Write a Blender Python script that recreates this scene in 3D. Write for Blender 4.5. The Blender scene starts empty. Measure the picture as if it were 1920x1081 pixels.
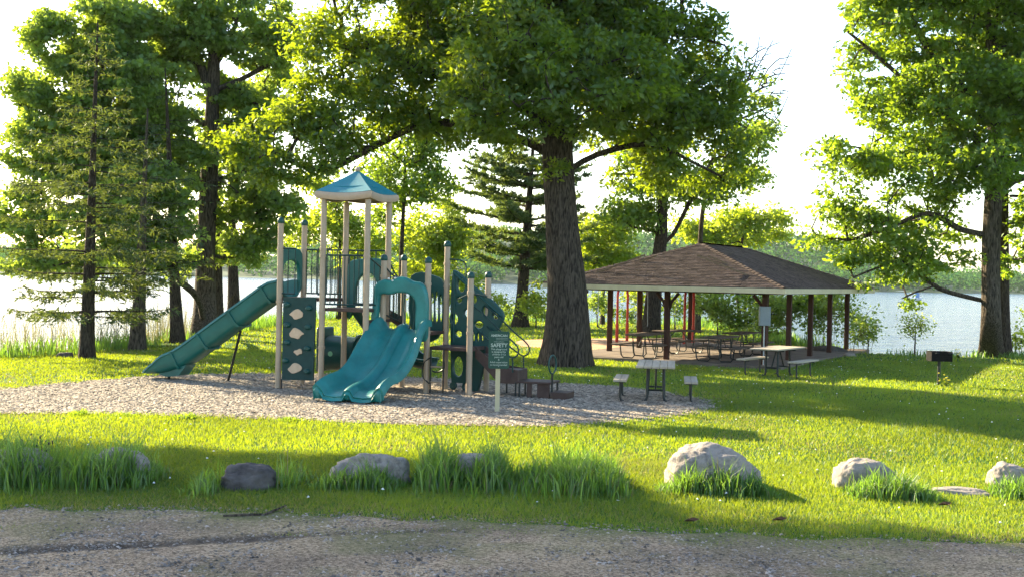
import bpy, math, random
import numpy as np
from mathutils import Vector, Matrix, Euler
R = math.radians
rng = np.random.default_rng(7)
random.seed(7)
sc = bpy.context.scene
col = sc.collection

# ------------------------------------------------------------------ camera
H = 2.5; F = 2300.0; PITCH = math.atan((540.5-518.0)/F); ROLL = R(1.2)
cd = bpy.data.cameras.new('camera'); cam = bpy.data.objects.new('camera', cd); col.objects.link(cam)
cd.sensor_width = 36.0; cd.lens = 36.0*F/1920.0; cd.clip_start = 0.1; cd.clip_end = 8000
CR = Matrix.Rotation(math.pi/2-PITCH, 3, 'X') @ Matrix.Rotation(ROLL, 3, 'Z')
cam.matrix_world = Matrix.Translation((0, 0, H)) @ CR.to_4x4()
sc.camera = cam
# ------------------------------------------------------------------ light
SUN_EL = R(24); SUN_AZ = R(-45)            # azimuth from +Y, negative = left
sd = Vector((math.sin(SUN_AZ)*math.cos(SUN_EL), math.cos(SUN_AZ)*math.cos(SUN_EL), math.sin(SUN_EL)))
ld = bpy.data.lights.new('sun', 'SUN'); ld.energy = 5.0; ld.angle = R(0.55); ld.color = (1.0, 0.84, 0.55)
sun = bpy.data.objects.new('sun', ld); col.objects.link(sun)
sun.rotation_euler = sd.to_track_quat('Z', 'Y').to_euler(); sun.location = (-30, 30, 40)
w = bpy.data.worlds.new('World'); sc.world = w; w.use_nodes = True
nt = w.node_tree; nt.nodes.clear()
sk = nt.nodes.new('ShaderNodeTexSky'); sk.sky_type = 'NISHITA'; sk.sun_disc = False
sk.sun_elevation = SUN_EL; sk.sun_rotation = SUN_AZ; sk.air_density = 1.0; sk.dust_density = 1.0; sk.ozone_density = 1.0
bg = nt.nodes.new('ShaderNodeBackground'); bg.inputs[1].default_value = 0.1
wo = nt.nodes.new('ShaderNodeOutputWorld'); nt.links.new(sk.outputs[0], bg.inputs[0]); nt.links.new(bg.outputs[0], wo.inputs[0])
vs = sc.view_settings; vs.view_transform = 'Standard'; vs.look = 'None'; vs.gamma = 1; vs.use_curve_mapping = False
vs.exposure = 2.15
cy = sc.cycles; cy.max_bounces = 7; cy.diffuse_bounces = 3; cy.glossy_bounces = 3; cy.transmission_bounces = 4
cy.transparent_max_bounces = 6; cy.volume_bounces = 0; cy.use_denoising = True; cy.sample_clamp_indirect = 6
cy.use_adaptive_sampling = True; cy.adaptive_threshold = 0.015

# ------------------------------------------------------------------ geometry of the view
def ray(px, py):
    return (CR @ Vector(((px-960)/F, -(py-540.5)/F, -1))).normalized()
def G(px, py, z=0.0):                 # point where the sight line meets the ground
    d = ray(px, py); t = (z-H)/d.z
    return Vector((0, 0, H)) + d*t
def PD(px, py, D):                    # point at distance D (along y) on the sight line
    d = ray(px, py); t = D/d.y
    return Vector((0, 0, H)) + d*t
def PL(px, py, O, N):                 # point where the sight line meets a plane
    d = ray(px, py); t = (Vector(O)-Vector((0, 0, H))).dot(N)/d.dot(N)
    return Vector((0, 0, H)) + d*t

# ------------------------------------------------------------------ materials
MATS = {}
def nodes_of(name, rough=0.7, spec=0.3, metal=0.0):
    m = bpy.data.materials.new(name); m.use_nodes = True
    n = m.node_tree.nodes; l = m.node_tree.links
    b = n['Principled BSDF']; b.inputs['Roughness'].default_value = rough
    b.inputs['Specular IOR Level'].default_value = spec; b.inputs['Metallic'].default_value = metal
    MATS[name] = m
    return m, n, l, b
def ramp(n, stops):
    r = n.new('ShaderNodeValToRGB'); e = r.color_ramp.elements
    while len(e) < len(stops): e.new(0.5)
    for i, (p, c) in enumerate(stops): e[i].position = p; e[i].color = (*c, 1)
    return r
def noisy(name, c1, c2, scale=3.0, rough=0.7, spec=0.3, metal=0.0, bump=0.0, bscale=40, stretch=(1, 1, 1), detail=6, tint=0.0, c3=None, coords='Object'):
    m, n, l, b = nodes_of(name, rough, spec, metal)
    tc = n.new('ShaderNodeTexCoord'); mp = n.new('ShaderNodeMapping'); mp.inputs['Scale'].default_value = stretch
    l.new(tc.outputs[coords], mp.inputs[0])
    t = n.new('ShaderNodeTexNoise'); t.inputs['Scale'].default_value = scale; t.inputs['Detail'].default_value = detail
    t.inputs['Roughness'].default_value = 0.65
    l.new(mp.outputs[0], t.inputs['Vector'])
    st = [(0.33, c1), (0.67, c2)] if c3 is None else [(0.3, c1), (0.5, c2), (0.7, c3)]
    r = ramp(n, st); l.new(t.outputs['Fac'], r.inputs[0]); out = r.outputs[0]
    if tint:
        a = n.new('ShaderNodeAttribute'); a.attribute_name = 'tint'
        mr = n.new('ShaderNodeMapRange'); mr.inputs[3].default_value = 1-tint; mr.inputs[4].default_value = 1+tint
        l.new(a.outputs['Fac'], mr.inputs[0])
        mx = n.new('ShaderNodeVectorMath'); mx.operation = 'SCALE'; l.new(out, mx.inputs[0]); l.new(mr.outputs[0], mx.inputs['Scale']); out = mx.outputs[0]
    l.new(out, b.inputs['Base Color'])
    if bump:
        t2 = n.new('ShaderNodeTexNoise'); t2.inputs['Scale'].default_value = bscale; t2.inputs['Detail'].default_value = 8
        l.new(mp.outputs[0], t2.inputs['Vector'])
        bp = n.new('ShaderNodeBump'); bp.inputs['Strength'].default_value = bump; bp.inputs['Distance'].default_value = 0.03
        l.new(t2.outputs['Fac'], bp.inputs['Height']); l.new(bp.outputs[0], b.inputs['Normal'])
    return m
def leafy(name, cd1, cd2, ct, trans=0.5, rough=0.5, gloss=0.04):
    """diffuse + translucent leaf, colour varied by the 'tint' attribute"""
    m = bpy.data.materials.new(name); m.use_nodes = True; MATS[name] = m
    n = m.node_tree.nodes; l = m.node_tree.links; n.clear()
    a = n.new('ShaderNodeAttribute'); a.attribute_name = 'tint'
    r1 = ramp(n, [(0.0, cd1), (1.0, cd2)]); l.new(a.outputs['Fac'], r1.inputs[0])
    r2 = ramp(n, [(0.0, tuple(c*0.7 for c in ct)), (1.0, tuple(c*1.25 for c in ct))]); l.new(a.outputs['Fac'], r2.inputs[0])
    d = n.new('ShaderNodeBsdfDiffuse'); t = n.new('ShaderNodeBsdfTranslucent'); g = n.new('ShaderNodeBsdfGlossy')
    g.inputs['Roughness'].default_value = rough; g.inputs[0].default_value = (0.9, 0.95, 0.85, 1)
    l.new(r1.outputs[0], d.inputs[0]); l.new(r2.outputs[0], t.inputs[0])
    mx = n.new('ShaderNodeMixShader'); mx.inputs[0].default_value = trans; l.new(d.outputs[0], mx.inputs[1]); l.new(t.outputs[0], mx.inputs[2])
    m2 = n.new('ShaderNodeMixShader'); m2.inputs[0].default_value = gloss; l.new(mx.outputs[0], m2.inputs[1]); l.new(g.outputs[0], m2.inputs[2])
    o = n.new('ShaderNodeOutputMaterial'); l.new(m2.outputs[0], o.inputs[0])
    return m
def bark(name, c1, c2, sc_=1.0):
    m, n, l, b = nodes_of(name, 0.95, 0.1)
    tc = n.new('ShaderNodeTexCoord'); mp = n.new('ShaderNodeMapping'); mp.inputs['Scale'].default_value = (1, 1, 0.16)
    l.new(tc.outputs['Object'], mp.inputs[0])
    t = n.new('ShaderNodeTexNoise'); t.inputs['Scale'].default_value = 26*sc_; t.inputs['Detail'].default_value = 7; t.inputs['Distortion'].default_value = 0.6
    l.new(mp.outputs[0], t.inputs['Vector'])
    r = ramp(n, [(0.36, c1), (0.64, c2)]); l.new(t.outputs['Fac'], r.inputs[0]); l.new(r.outputs[0], b.inputs['Base Color'])
    bp = n.new('ShaderNodeBump'); bp.inputs['Strength'].default_value = 1.0; bp.inputs['Distance'].default_value = 0.10
    l.new(t.outputs['Fac'], bp.inputs['Height']); l.new(bp.outputs[0], b.inputs['Normal'])
    return m

teal = noisy('teal_plastic', (0.004, 0.095, 0.085), (0.009, 0.130, 0.118), 2.5, rough=0.38, spec=0.5, bump=0.03, bscale=60)
teal_old = noisy('faded_teal_plastic', (0.010, 0.17, 0.21), (0.018, 0.22, 0.26), 3, rough=0.5, spec=0.4)
green = noisy('green_plastic', (0.003, 0.050, 0.043), (0.005, 0.066, 0.057), 3, rough=0.42, spec=0.45)
green_dark = noisy('dark_green_panel', (0.010, 0.040, 0.036), (0.016, 0.055, 0.050), 8, rough=0.65, bump=0.1)
tan = noisy('tan_paint', (0.36, 0.27, 0.185), (0.43, 0.33, 0.235), 4, rough=0.45, spec=0.4)
tan_pl = noisy('tan_plastic', (0.50, 0.36, 0.24), (0.60, 0.45, 0.31), 9, rough=0.6)
brown = noisy('brown_coated_metal', (0.055, 0.032, 0.026), (0.085, 0.052, 0.042), 6, rough=0.6, bump=0.1)
black = noisy('black_metal', (0.010, 0.014, 0.014), (0.02, 0.024, 0.022), 10, rough=0.45, spec=0.4)
greenrail = noisy('green_coated_rail', (0.010, 0.035, 0.032), (0.015, 0.05, 0.045), 10, rough=0.4)
steel = noisy('galvanised_steel', (0.30, 0.32, 0.33), (0.42, 0.44, 0.45), 12, rough=0.45, metal=0.5)
redp = noisy('red_paint', (0.50, 0.035, 0.022), (0.62, 0.06, 0.035), 6, rough=0.4, spec=0.4)
woodg = noisy('weathered_wood', (0.30, 0.25, 0.19), (0.48, 0.41, 0.32), 5, rough=0.85, bump=0.3, bscale=30, stretch=(1, 0.08, 1))
woodd = noisy('dark_weathered_wood', (0.085, 0.06, 0.045), (0.17, 0.125, 0.095), 5, rough=0.85, bump=0.3, bscale=30, stretch=(0.1, 1, 1))
redwood = noisy('stained_timber', (0.045, 0.020, 0.013), (0.085, 0.036, 0.022), 5, rough=0.8, bump=0.3, bscale=25, stretch=(1, 1, 0.1))
cream = noisy('cream_fascia_paint', (0.58, 0.48, 0.31), (0.70, 0.60, 0.40), 2.5, rough=0.7, bump=0.1)
shing = noisy('asphalt_shingle', (0.085, 0.060, 0.052), (0.140, 0.102, 0.088), 3, rough=0.95, spec=0.15, bump=0.5, bscale=120, tint=0.38)
soffit = noisy('plywood', (0.16, 0.11, 0.07), (0.24, 0.17, 0.11), 2, rough=0.8)
concrete = noisy('concrete', (0.12, 0.09, 0.07), (0.21, 0.165, 0.125), 1.6, rough=0.9, bump=0.15)
stone = noisy('boulder_granite', (0.085, 0.074, 0.064), (0.32, 0.275, 0.235), 6.5, rough=0.9, bump=1.0, bscale=9, c3=(0.155, 0.14, 0.13), detail=12)
stone_d = noisy('dark_boulder', (0.05, 0.042, 0.04), (0.13, 0.115, 0.105), 5, rough=0.9, bump=0.8, bscale=14, detail=10)
pebble = noisy('road_stone', (0.13, 0.11, 0.095), (0.34, 0.29, 0.25), 3, rough=0.9, tint=0.7)
chip = noisy('wood_chip', (0.21, 0.17, 0.13), (0.38, 0.32, 0.25), 5, rough=0.9, tint=0.55)
barkA = bark('oak_bark', (0.024, 0.019, 0.015), (0.125, 0.10, 0.078))
barkB = bark('grey_bark', (0.035, 0.028, 0.022), (0.15, 0.12, 0.092))
barkC = bark('conifer_bark', (0.026, 0.019, 0.015), (0.10, 0.078, 0.060), 1.3)
deadw = noisy('dead_wood', (0.28, 0.24, 0.20), (0.4, 0.36, 0.31), 5, rough=0.9)
leafO = leafy('oak_leaf', (0.022, 0.070, 0.014), (0.050, 0.125, 0.020), (0.44, 0.56, 0.014), trans=0.46)
leafM = leafy('maple_leaf', (0.045, 0.105, 0.016), (0.085, 0.17, 0.024), (0.40, 0.56, 0.022), trans=0.5)
leafL = leafy('loose_leaf', (0.070, 0.145, 0.034), (0.15, 0.25, 0.055), (0.42, 0.55, 0.05), trans=0.5)
leafY = leafy('bright_leaf', (0.09, 0.16, 0.018), (0.14, 0.22, 0.024), (0.55, 0.66, 0.03), trans=0.55)
needle = leafy('needle', (0.022, 0.052, 0.018), (0.052, 0.090, 0.028), (0.20, 0.25, 0.03), trans=0.3)
needleP = leafy('pine_needle', (0.030, 0.075, 0.030), (0.060, 0.115, 0.045), (0.24, 0.32, 0.04), trans=0.35)
leafH = leafy('hill_leaf', (0.018, 0.085, 0.028), (0.055, 0.155, 0.040), (0.14, 0.30, 0.05), trans=0.25, gloss=0)
grassM = leafy('lawn_blade', (0.012, 0.080, 0.020), (0.050, 0.160, 0.034), (0.40, 0.48, 0.008), trans=0.46, gloss=0.03)
grassD = leafy('dry_blade', (0.15, 0.15, 0.06), (0.25, 0.22, 0.10), (0.42, 0.36, 0.12), trans=0.4, gloss=0.02)
grassT = leafy('tall_blade', (0.024, 0.085, 0.020), (0.055, 0.14, 0.032), (0.24, 0.42, 0.03), trans=0.5, gloss=0.05)
reedM = leafy('reed_blade', (0.13, 0.13, 0.06), (0.24, 0.20, 0.11), (0.28, 0.27, 0.11), trans=0.35, gloss=0.02)
yellow = noisy('yellow_petal', (0.7, 0.55, 0.02), (0.8, 0.65, 0.04), 5)
petal = noisy('white_petal', (0.75, 0.74, 0.68), (0.8, 0.8, 0.76), 5)

# ------------------------------------------------------------------ mesh builder
class MB:
    def __init__(s): s.v = []; s.f = []
    def add(s, vs_, fs_):
        o = len(s.v); s.v += [tuple(p) for p in vs_]; s.f += [tuple(i+o for i in f) for f in fs_]; return s
    def box(s, c, size, rot=None, M=None):
        x, y, z = [a/2 for a in size]
        p = [Vector((sx*x, sy*y, sz*z)) for sx in (-1, 1) for sy in (-1, 1) for sz in (-1, 1)]
        if rot is not None: m = Euler(rot).to_matrix(); p = [m @ q for q in p]
        if M is not None: p = [M @ q for q in p]
        c = Vector(c); p = [q+c for q in p]
        return s.add(p, [(0, 1, 3, 2), (4, 6, 7, 5), (0, 4, 5, 1), (2, 3, 7, 6), (0, 2, 6, 4), (1, 5, 7, 3)])
    def tube(s, pts, r, seg=8, cap=True):
        pts = [Vector(p) for p in pts]; n = len(pts)
        rr = r if isinstance(r, (list, tuple)) else [r]*n
        t0 = (pts[1]-pts[0]).normalized(); a = t0.orthogonal().normalized(); vs_ = []
        for i, p in enumerate(pts):
            t = (pts[min(i+1, n-1)]-pts[max(i-1, 0)]).normalized()
            a = (a - t*a.dot(t)).normalized(); b = t.cross(a)
            for k in range(seg):
                th = 2*math.pi*k/seg; vs_.append(p+(a*math.cos(th)+b*math.sin(th))*rr[i])
        fs = [(i*seg+k, i*seg+(k+1) % seg, (i+1)*seg+(k+1) % seg, (i+1)*seg+k) for i in range(n-1) for k in range(seg)]
        if cap: fs += [tuple(range(seg))[::-1], tuple((n-1)*seg+k for k in range(seg))]
        return s.add(vs_, fs)
    def lathe(s, prof, c, seg=16, M=None):
        vs_ = []; c = Vector(c)
        for r_, z in prof:
            for k in range(seg):
                th = 2*math.pi*k/seg; q = Vector((r_*math.cos(th), r_*math.sin(th), z))
                vs_.append((M @ q if M is not None else q)+c)
        n = len(prof)
        fs = [(i*seg+k, i*seg+(k+1) % seg, (i+1)*seg+(k+1) % seg, (i+1)*seg+k) for i in range(n-1) for k in range(seg)]
        fs += [tuple(range(seg))[::-1], tuple((n-1)*seg+k for k in range(seg))]
        return s.add(vs_, fs)
    def ball(s, c, r, sz=1.0, seg=12, rings=7):
        pr = [(max(1e-3, r*math.sin(math.pi*i/rings)), -r*sz*math.cos(math.pi*i/rings)) for i in range(rings+1)]
        return s.lathe(pr, c, seg)
    def grid(s, rows, closed=False):
        n = len(rows[0]); m = len(rows); vs_ = [p for r_ in rows for p in r_]
        fs = [(i*n+j, i*n+(j+1) % n, (i+1)*n+(j+1) % n, (i+1)*n+j) for i in range(m-1) for j in range(n if closed else n-1)]
        return s.add(vs_, fs)
    def build(s, name, mat, parent=None, smooth=False, angle=None, solid=0, bevel=0):
        me = bpy.data.meshes.new(name)
        v = s.v
        if parent is not None and parent.get('_w'):
            mi = WM[parent.name].inverted(); v = [mi @ Vector(p) for p in v]
        me.from_pydata([tuple(p) for p in v], [], s.f); me.update()
        if solid or bevel:
            import bmesh
            bm = bmesh.new(); bm.from_mesh(me)
            if solid: bmesh.ops.solidify(bm, geom=bm.faces[:], thickness=solid)
            if bevel: bmesh.ops.bevel(bm, geom=bm.edges[:], offset=bevel, segments=1, affect='EDGES')
            bmesh.ops.recalc_face_normals(bm, faces=bm.faces[:])
            bm.to_mesh(me); bm.free()
        if smooth:
            me.polygons.foreach_set('use_smooth', [True]*len(me.polygons))
            me.set_sharp_from_angle(angle=R(angle or 45))
        me.materials.append(mat)
        o = bpy.data.objects.new(name, me); col.objects.link(o)
        if parent is not None:
            o.parent = parent
            if parent.get('_w'): o['_w'] = 1; WM[o.name] = WM[parent.name]
        return o
WM = {}
def tag(o, label=None, cat=None, group=None, kind=None):
    if label: o['label'] = label
    if cat: o['category'] = cat
    if group: o['group'] = group
    if kind: o['kind'] = kind
    return o
def thing(name, label, cat, loc=(0, 0, 0), rz=0, group=None, world=True):
    """Empty at the base of a thing; world=True: parts are given in world coordinates"""
    o = bpy.data.objects.new(name, None); col.objects.link(o); o.location = loc; o.rotation_euler = (0, 0, rz); o.empty_display_size = 0.2
    tag(o, label, cat, group)
    if world: o['_w'] = 1; WM[o.name] = Matrix.Translation(Vector(loc)) @ Matrix.Rotation(rz, 4, 'Z')
    return o
def copy_tree(o, parent=None):
    c = o.copy(); col.objects.link(c)
    if parent is not None: c.parent = parent
    for ch in list(o.children): copy_tree(ch, c)
    return c
def npmesh(name, v, f, mat, parent=None, tint=None, kind=None, smooth=False):
    """v: (n,3), f: (m,k) with k = 3 or 4"""
    me = bpy.data.meshes.new(name); v = np.asarray(v, dtype=np.float32); f = np.asarray(f, dtype=np.int32)
    if parent is not None and parent.get('_w'):
        loc = np.array(parent.matrix_basis.translation, dtype=np.float32); v = v-loc
    k = f.shape[1]
    me.vertices.add(len(v)); me.vertices.foreach_set('co', v.ravel())
    me.loops.add(f.size); me.loops.foreach_set('vertex_index', f.ravel())
    me.polygons.add(len(f)); me.polygons.foreach_set('loop_start', np.arange(0, f.size, k, dtype=np.int32))
    if smooth: me.polygons.foreach_set('use_smooth', np.ones(len(f), dtype=bool))
    me.update(calc_edges=True)
    if tint is not None:
        a = me.attributes.new('tint', 'FLOAT', 'POINT'); a.data.foreach_set('value', np.asarray(tint, dtype=np.float32))
    me.materials.append(mat)
    o = bpy.data.objects.new(name, me); col.objects.link(o)
    if parent is not None: o.parent = parent
    if kind: o['kind'] = kind
    return o
def chaikin(pts, n=2, closed=True):
    for _ in range(n):
        q = []; m = len(pts)
        for i in range(m if closed else m-1):
            a = pts[i]; b = pts[(i+1) % m]
            q += [(a[0]*.75+b[0]*.25, a[1]*.75+b[1]*.25), (a[0]*.25+b[0]*.75, a[1]*.25+b[1]*.75)]
        pts = q if closed else [pts[0]]+q+[pts[-1]]
    return pts
def plate(name, outer, holes, O, X, mat, parent, th=0.08, bev=0.015, Z=(0, 0, 1)):
    """a thick sheet cut to an outline (x along X, y along Z), with holes"""
    cu = bpy.data.curves.new('c', 'CURVE'); cu.dimensions = '2D'; cu.fill_mode = 'BOTH'
    cu.extrude = max(th/2-bev, 0.001); cu.bevel_depth = bev; cu.bevel_resolution = 1; cu.offset = -bev
    for poly in [outer]+holes:
        sp = cu.splines.new('POLY'); sp.points.add(len(poly)-1)
        for i, (x, y) in enumerate(poly): sp.points[i].co = (x, y, 0, 1)
        sp.use_cyclic_u = True
    ob = bpy.data.objects.new('c', cu); col.objects.link(ob)
    dg = bpy.context.evaluated_depsgraph_get()
    me = bpy.data.meshes.new_from_object(ob.evaluated_get(dg))
    bpy.data.objects.remove(ob); bpy.data.curves.remove(cu)
    X = Vector(X).normalized(); Z = Vector(Z).normalized(); N = X.cross(Z)
    O = Vector(O); mi = WM[parent.name].inverted() if parent is not None and parent.get('_w') else Matrix()
    for v in me.vertices: v.co = mi @ (O + X*v.co.x + Z*v.co.y + N*v.co.z)
    me.name = name; me.materials.clear(); me.materials.append(mat)
    me.polygons.foreach_set('use_smooth', [True]*len(me.polygons)); me.set_sharp_from_angle(angle=R(40))
    o = bpy.data.objects.new(name, me); col.objects.link(o); o.parent = parent
    if parent is not None and parent.get('_w'): o['_w'] = 1; WM[o.name] = WM[parent.name]
    return o
def text_mesh(name, body, size, O, X, Z, mat, parent, bold=0.0, sx=1.0, align='CENTER'):
    cu = bpy.data.curves.new('t', 'FONT'); cu.body = body; cu.size = size; cu.align_x = align; cu.extrude = 0.0008; cu.offset = bold; cu.space_character = 1.0
    ob = bpy.data.objects.new('t', cu); col.objects.link(ob)
    me = bpy.data.meshes.new_from_object(ob.evaluated_get(bpy.context.evaluated_depsgraph_get()))
    bpy.data.objects.remove(ob); bpy.data.curves.remove(cu)
    X = Vector(X).normalized(); Z = Vector(Z).normalized(); N = X.cross(Z); O = Vector(O); mi = WM[parent.name].inverted()
    for v in me.vertices: v.co = mi @ (O + X*v.co.x*sx + Z*v.co.y + N*v.co.z)
    me.materials.clear(); me.materials.append(mat)
    o = bpy.data.objects.new(name, me); col.objects.link(o); o.parent = parent; o['_w'] = 1; WM[o.name] = WM[parent.name]
    return o

# ------------------------------------------------------------------ noise and ground height
_tab = np.random.default_rng(3).random((256, 256))
def vnoise(x, y, s=1.0, oct_=1):
    x = np.asarray(x, float)*s; y = np.asarray(y, float)*s; o = 0; a = 1; tot = 0
    for k in range(oct_):
        xi = np.floor(x).astype(int); yi = np.floor(y).astype(int); fx = x-xi; fy = y-yi
        fx = fx*fx*(3-2*fx); fy = fy*fy*(3-2*fy)
        t = lambda i, j: _tab[(xi+i) % 256, (yi+j) % 256]
        o = o + a*((t(0, 0)*(1-fx)+t(1, 0)*fx)*(1-fy)+(t(0, 1)*(1-fx)+t(1, 1)*fx)*fy); tot += a
        x = x*2.03+17.3; y = y*2.03+5.1; a *= 0.5
    return o/tot
BANK = np.array([(-400, 20), (-60, 26), (-20, 31.5), (-14.5, 34.5), (-12.9, 40), (-12.4, 44), (-12.2, 54), (-11.5, 64), (-9, 70), (0, 70), (10.5, 69), (12.5, 60), (12.2, 49), (13.2, 44.5), (15, 43.3), (19.5, 45.5), (60, 50), (400, 60)], float)
def bank_dist(x, y):
    """signed distance to the shore line, positive on the lake side"""
    x = np.asarray(x, float); y = np.asarray(y, float); d = np.full(x.shape, 1e9)
    for (ax, ay), (bx, by) in zip(BANK[:-1], BANK[1:]):
        dx, dy = bx-ax, by-ay; t = np.clip(((x-ax)*dx+(y-ay)*dy)/(dx*dx+dy*dy), 0, 1)
        d = np.minimum(d, np.hypot(x-ax-t*dx, y-ay-t*dy))
    ins = np.zeros(x.shape, bool)
    P = np.vstack([BANK, [(400, -400), (-400, -400)]])
    for i in range(len(P)):
        x1, y1 = P[i]; x2, y2 = P[(i+1) % len(P)]
        if y1 == y2: continue
        c = ((y1 > y) != (y2 > y)) & (x < (x2-x1)*(y-y1)/(y2-y1)+x1)
        ins ^= c
    return np.where(ins, -d, d)
WATER = -1.45
def height(x, y):
    x = np.asarray(x, float); y = np.asarray(y, float)
    d = bank_dist(x, y)+(vnoise(x, y, 0.35, 2)-0.5)*0.8
    t = np.clip((d+0.4)/3.4, 0, 1); t = t*t*(3-2*t)
    base = (vnoise(x, y, 0.16, 2)-0.5)*0.10*np.clip((30-np.abs(y-10))/10+1, 0.3, 1)
    near = np.clip((y-4)/4, 0, 1)
    return base*near - 2.6*t
def hz(x, y): return float(height(np.array([x]), np.array([y]))[0])
def inpoly(x, y, P):
    ins = np.zeros(np.shape(x), bool)
    for i in range(len(P)):
        x1, y1 = P[i]; x2, y2 = P[(i+1) % len(P)]
        if y1 == y2: continue
        ins ^= ((y1 > y) != (y2 > y)) & (x < (x2-x1)*(y-y1)/(y2-y1)+x1)
    return ins
def gpoly(pts): return [(G(*p).x, G(*p).y) for p in pts]
def ragged(P, amp=0.12, n=10, sd_=0):
    q = []
    for i in range(len(P)):
        a = P[i]; b = P[(i+1) % len(P)]
        for k in range(n):
            t = k/n; x = a[0]+(b[0]-a[0])*t; y = a[1]+(b[1]-a[1])*t
            q.append((x+(float(vnoise(x+sd_, y, 1.7, 3))-0.5)*amp*4, y+(float(vnoise(x+40+sd_, y, 1.7, 3))-0.5)*amp*4))
    return q
BED = ragged(chaikin(gpoly([(-260, 740), (0, 729), (150, 715), (300, 703), (430, 699), (700, 703), (950, 714), (1120, 719), (1250, 735), (1345, 757), (1318, 774), (1150, 790), (1000, 799), (800, 797), (600, 787), (400, 779), (200, 776), (0, 776), (-260, 778)]), 1), 0.06, 6)
SAND = ragged(chaikin(gpoly([(960, 640), (1010, 635), (1150, 634), (1330, 634), (1400, 640), (1370, 655), (1200, 657), (980, 652)]), 1), 0.1, 5, 9)
ROADE = gpoly([(-400, 950), (0, 953), (250, 958), (520, 968), (760, 980), (1000, 990), (1300, 1003), (1600, 1012), (1920, 1014), (2400, 1020)])
def road_edge(x):
    ex = [p[0] for p in ROADE]; ey = [p[1] for p in ROADE]
    x = np.asarray(x, float)
    return np.interp(x, ex, ey) + (vnoise(x, x*0+3, 2.6, 3)-0.5)*0.45

# pavilion frame
PV = R(28); pv = Vector((math.sin(PV), math.cos(PV), 0)); pu = Vector((-math.cos(PV), math.sin(PV), 0))
P6 = G(1432, 687); P6.z = 0
def PAV(a, b, z=0): return P6+pv*a+pu*b+Vector((0, 0, z))
SLAB = [PAV(-0.7, -0.7), PAV(11.3, -0.7), PAV(11.3, 6.8), PAV(-0.7, 6.8)]
SLABP = [(p.x, p.y) for p in SLAB]

# ------------------------------------------------------------------ ground sheet
def axis(a, b, fine, lo, hi, coarse):
    m = np.arange(a, b+1e-6, fine); l = []; x = a
    s = coarse
    while x > lo: x -= s; s *= 1.35; l.append(x)
    r_ = []; x = b; s = coarse
    while x < hi: x += s; s *= 1.35; r_.append(x)
    return np.array(l[::-1]+list(m)+r_)
def sheet(xs, ys, hf, off=0.0):
    X, Y = np.meshgrid(xs, ys); Z = hf(X, Y)+off; n = len(xs); m = len(ys)
    v = np.stack([X.ravel(), Y.ravel(), Z.ravel()], 1)
    i, j = np.meshgrid(np.arange(m-1), np.arange(n-1), indexing='ij'); a = (i*n+j).ravel()
    return v, np.stack([a, a+1, a+n+1, a+n], 1)
def lawn_mat():
    m, n, l, b = nodes_of('lawn_soil', 0.95, 0.1)
    tc = n.new('ShaderNodeTexCoord')
    t = n.new('ShaderNodeTexNoise'); t.inputs['Scale'].default_value = 0.5; t.inputs['Detail'].default_value = 8; l.new(tc.outputs['Object'], t.inputs['Vector'])
    t2 = n.new('ShaderNodeTexNoise'); t2.inputs['Scale'].default_value = 35; t2.inputs['Detail'].default_value = 6; l.new(tc.outputs['Object'], t2.inputs['Vector'])
    r = ramp(n, [(0.3, (0.035, 0.100, 0.014)), (0.5, (0.055, 0.130, 0.018)), (0.72, (0.095, 0.145, 0.026))])
    mx = n.new('ShaderNodeMath'); mx.operation = 'ADD'
    m3 = n.new('ShaderNodeMath'); m3.operation = 'MULTIPLY_ADD'; m3.inputs[1].default_value = 0.6; m3.inputs[2].default_value = -0.3
    l.new(t2.outputs['Fac'], m3.inputs[0]); l.new(t.outputs['Fac'], mx.inputs[0]); l.new(m3.outputs[0], mx.inputs[1])
    l.new(mx.outputs[0], r.inputs[0]); l.new(r.outputs[0], b.inputs['Base Color'])
    bp = n.new('ShaderNodeBump'); bp.inputs['Strength'].default_value = 0.8; bp.inputs['Distance'].default_value = 0.04
    l.new(t2.outputs['Fac'], bp.inputs['Height']); l.new(bp.outputs[0], b.inputs['Normal'])
    return m
v, f = sheet(axis(-40, 40, 0.5, -600, 600, 1.0), axis(-5, 82, 0.5, -400, 100, 1.0), lambda x, y: height(x, y)-0.10*((y < road_edge(x)-0.45) & (np.abs(x) < 25)))
tag(npmesh('lawn', v, f, lawn_mat(), smooth=True), 'green lawn of the lakeside park', kind='structure')

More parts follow.
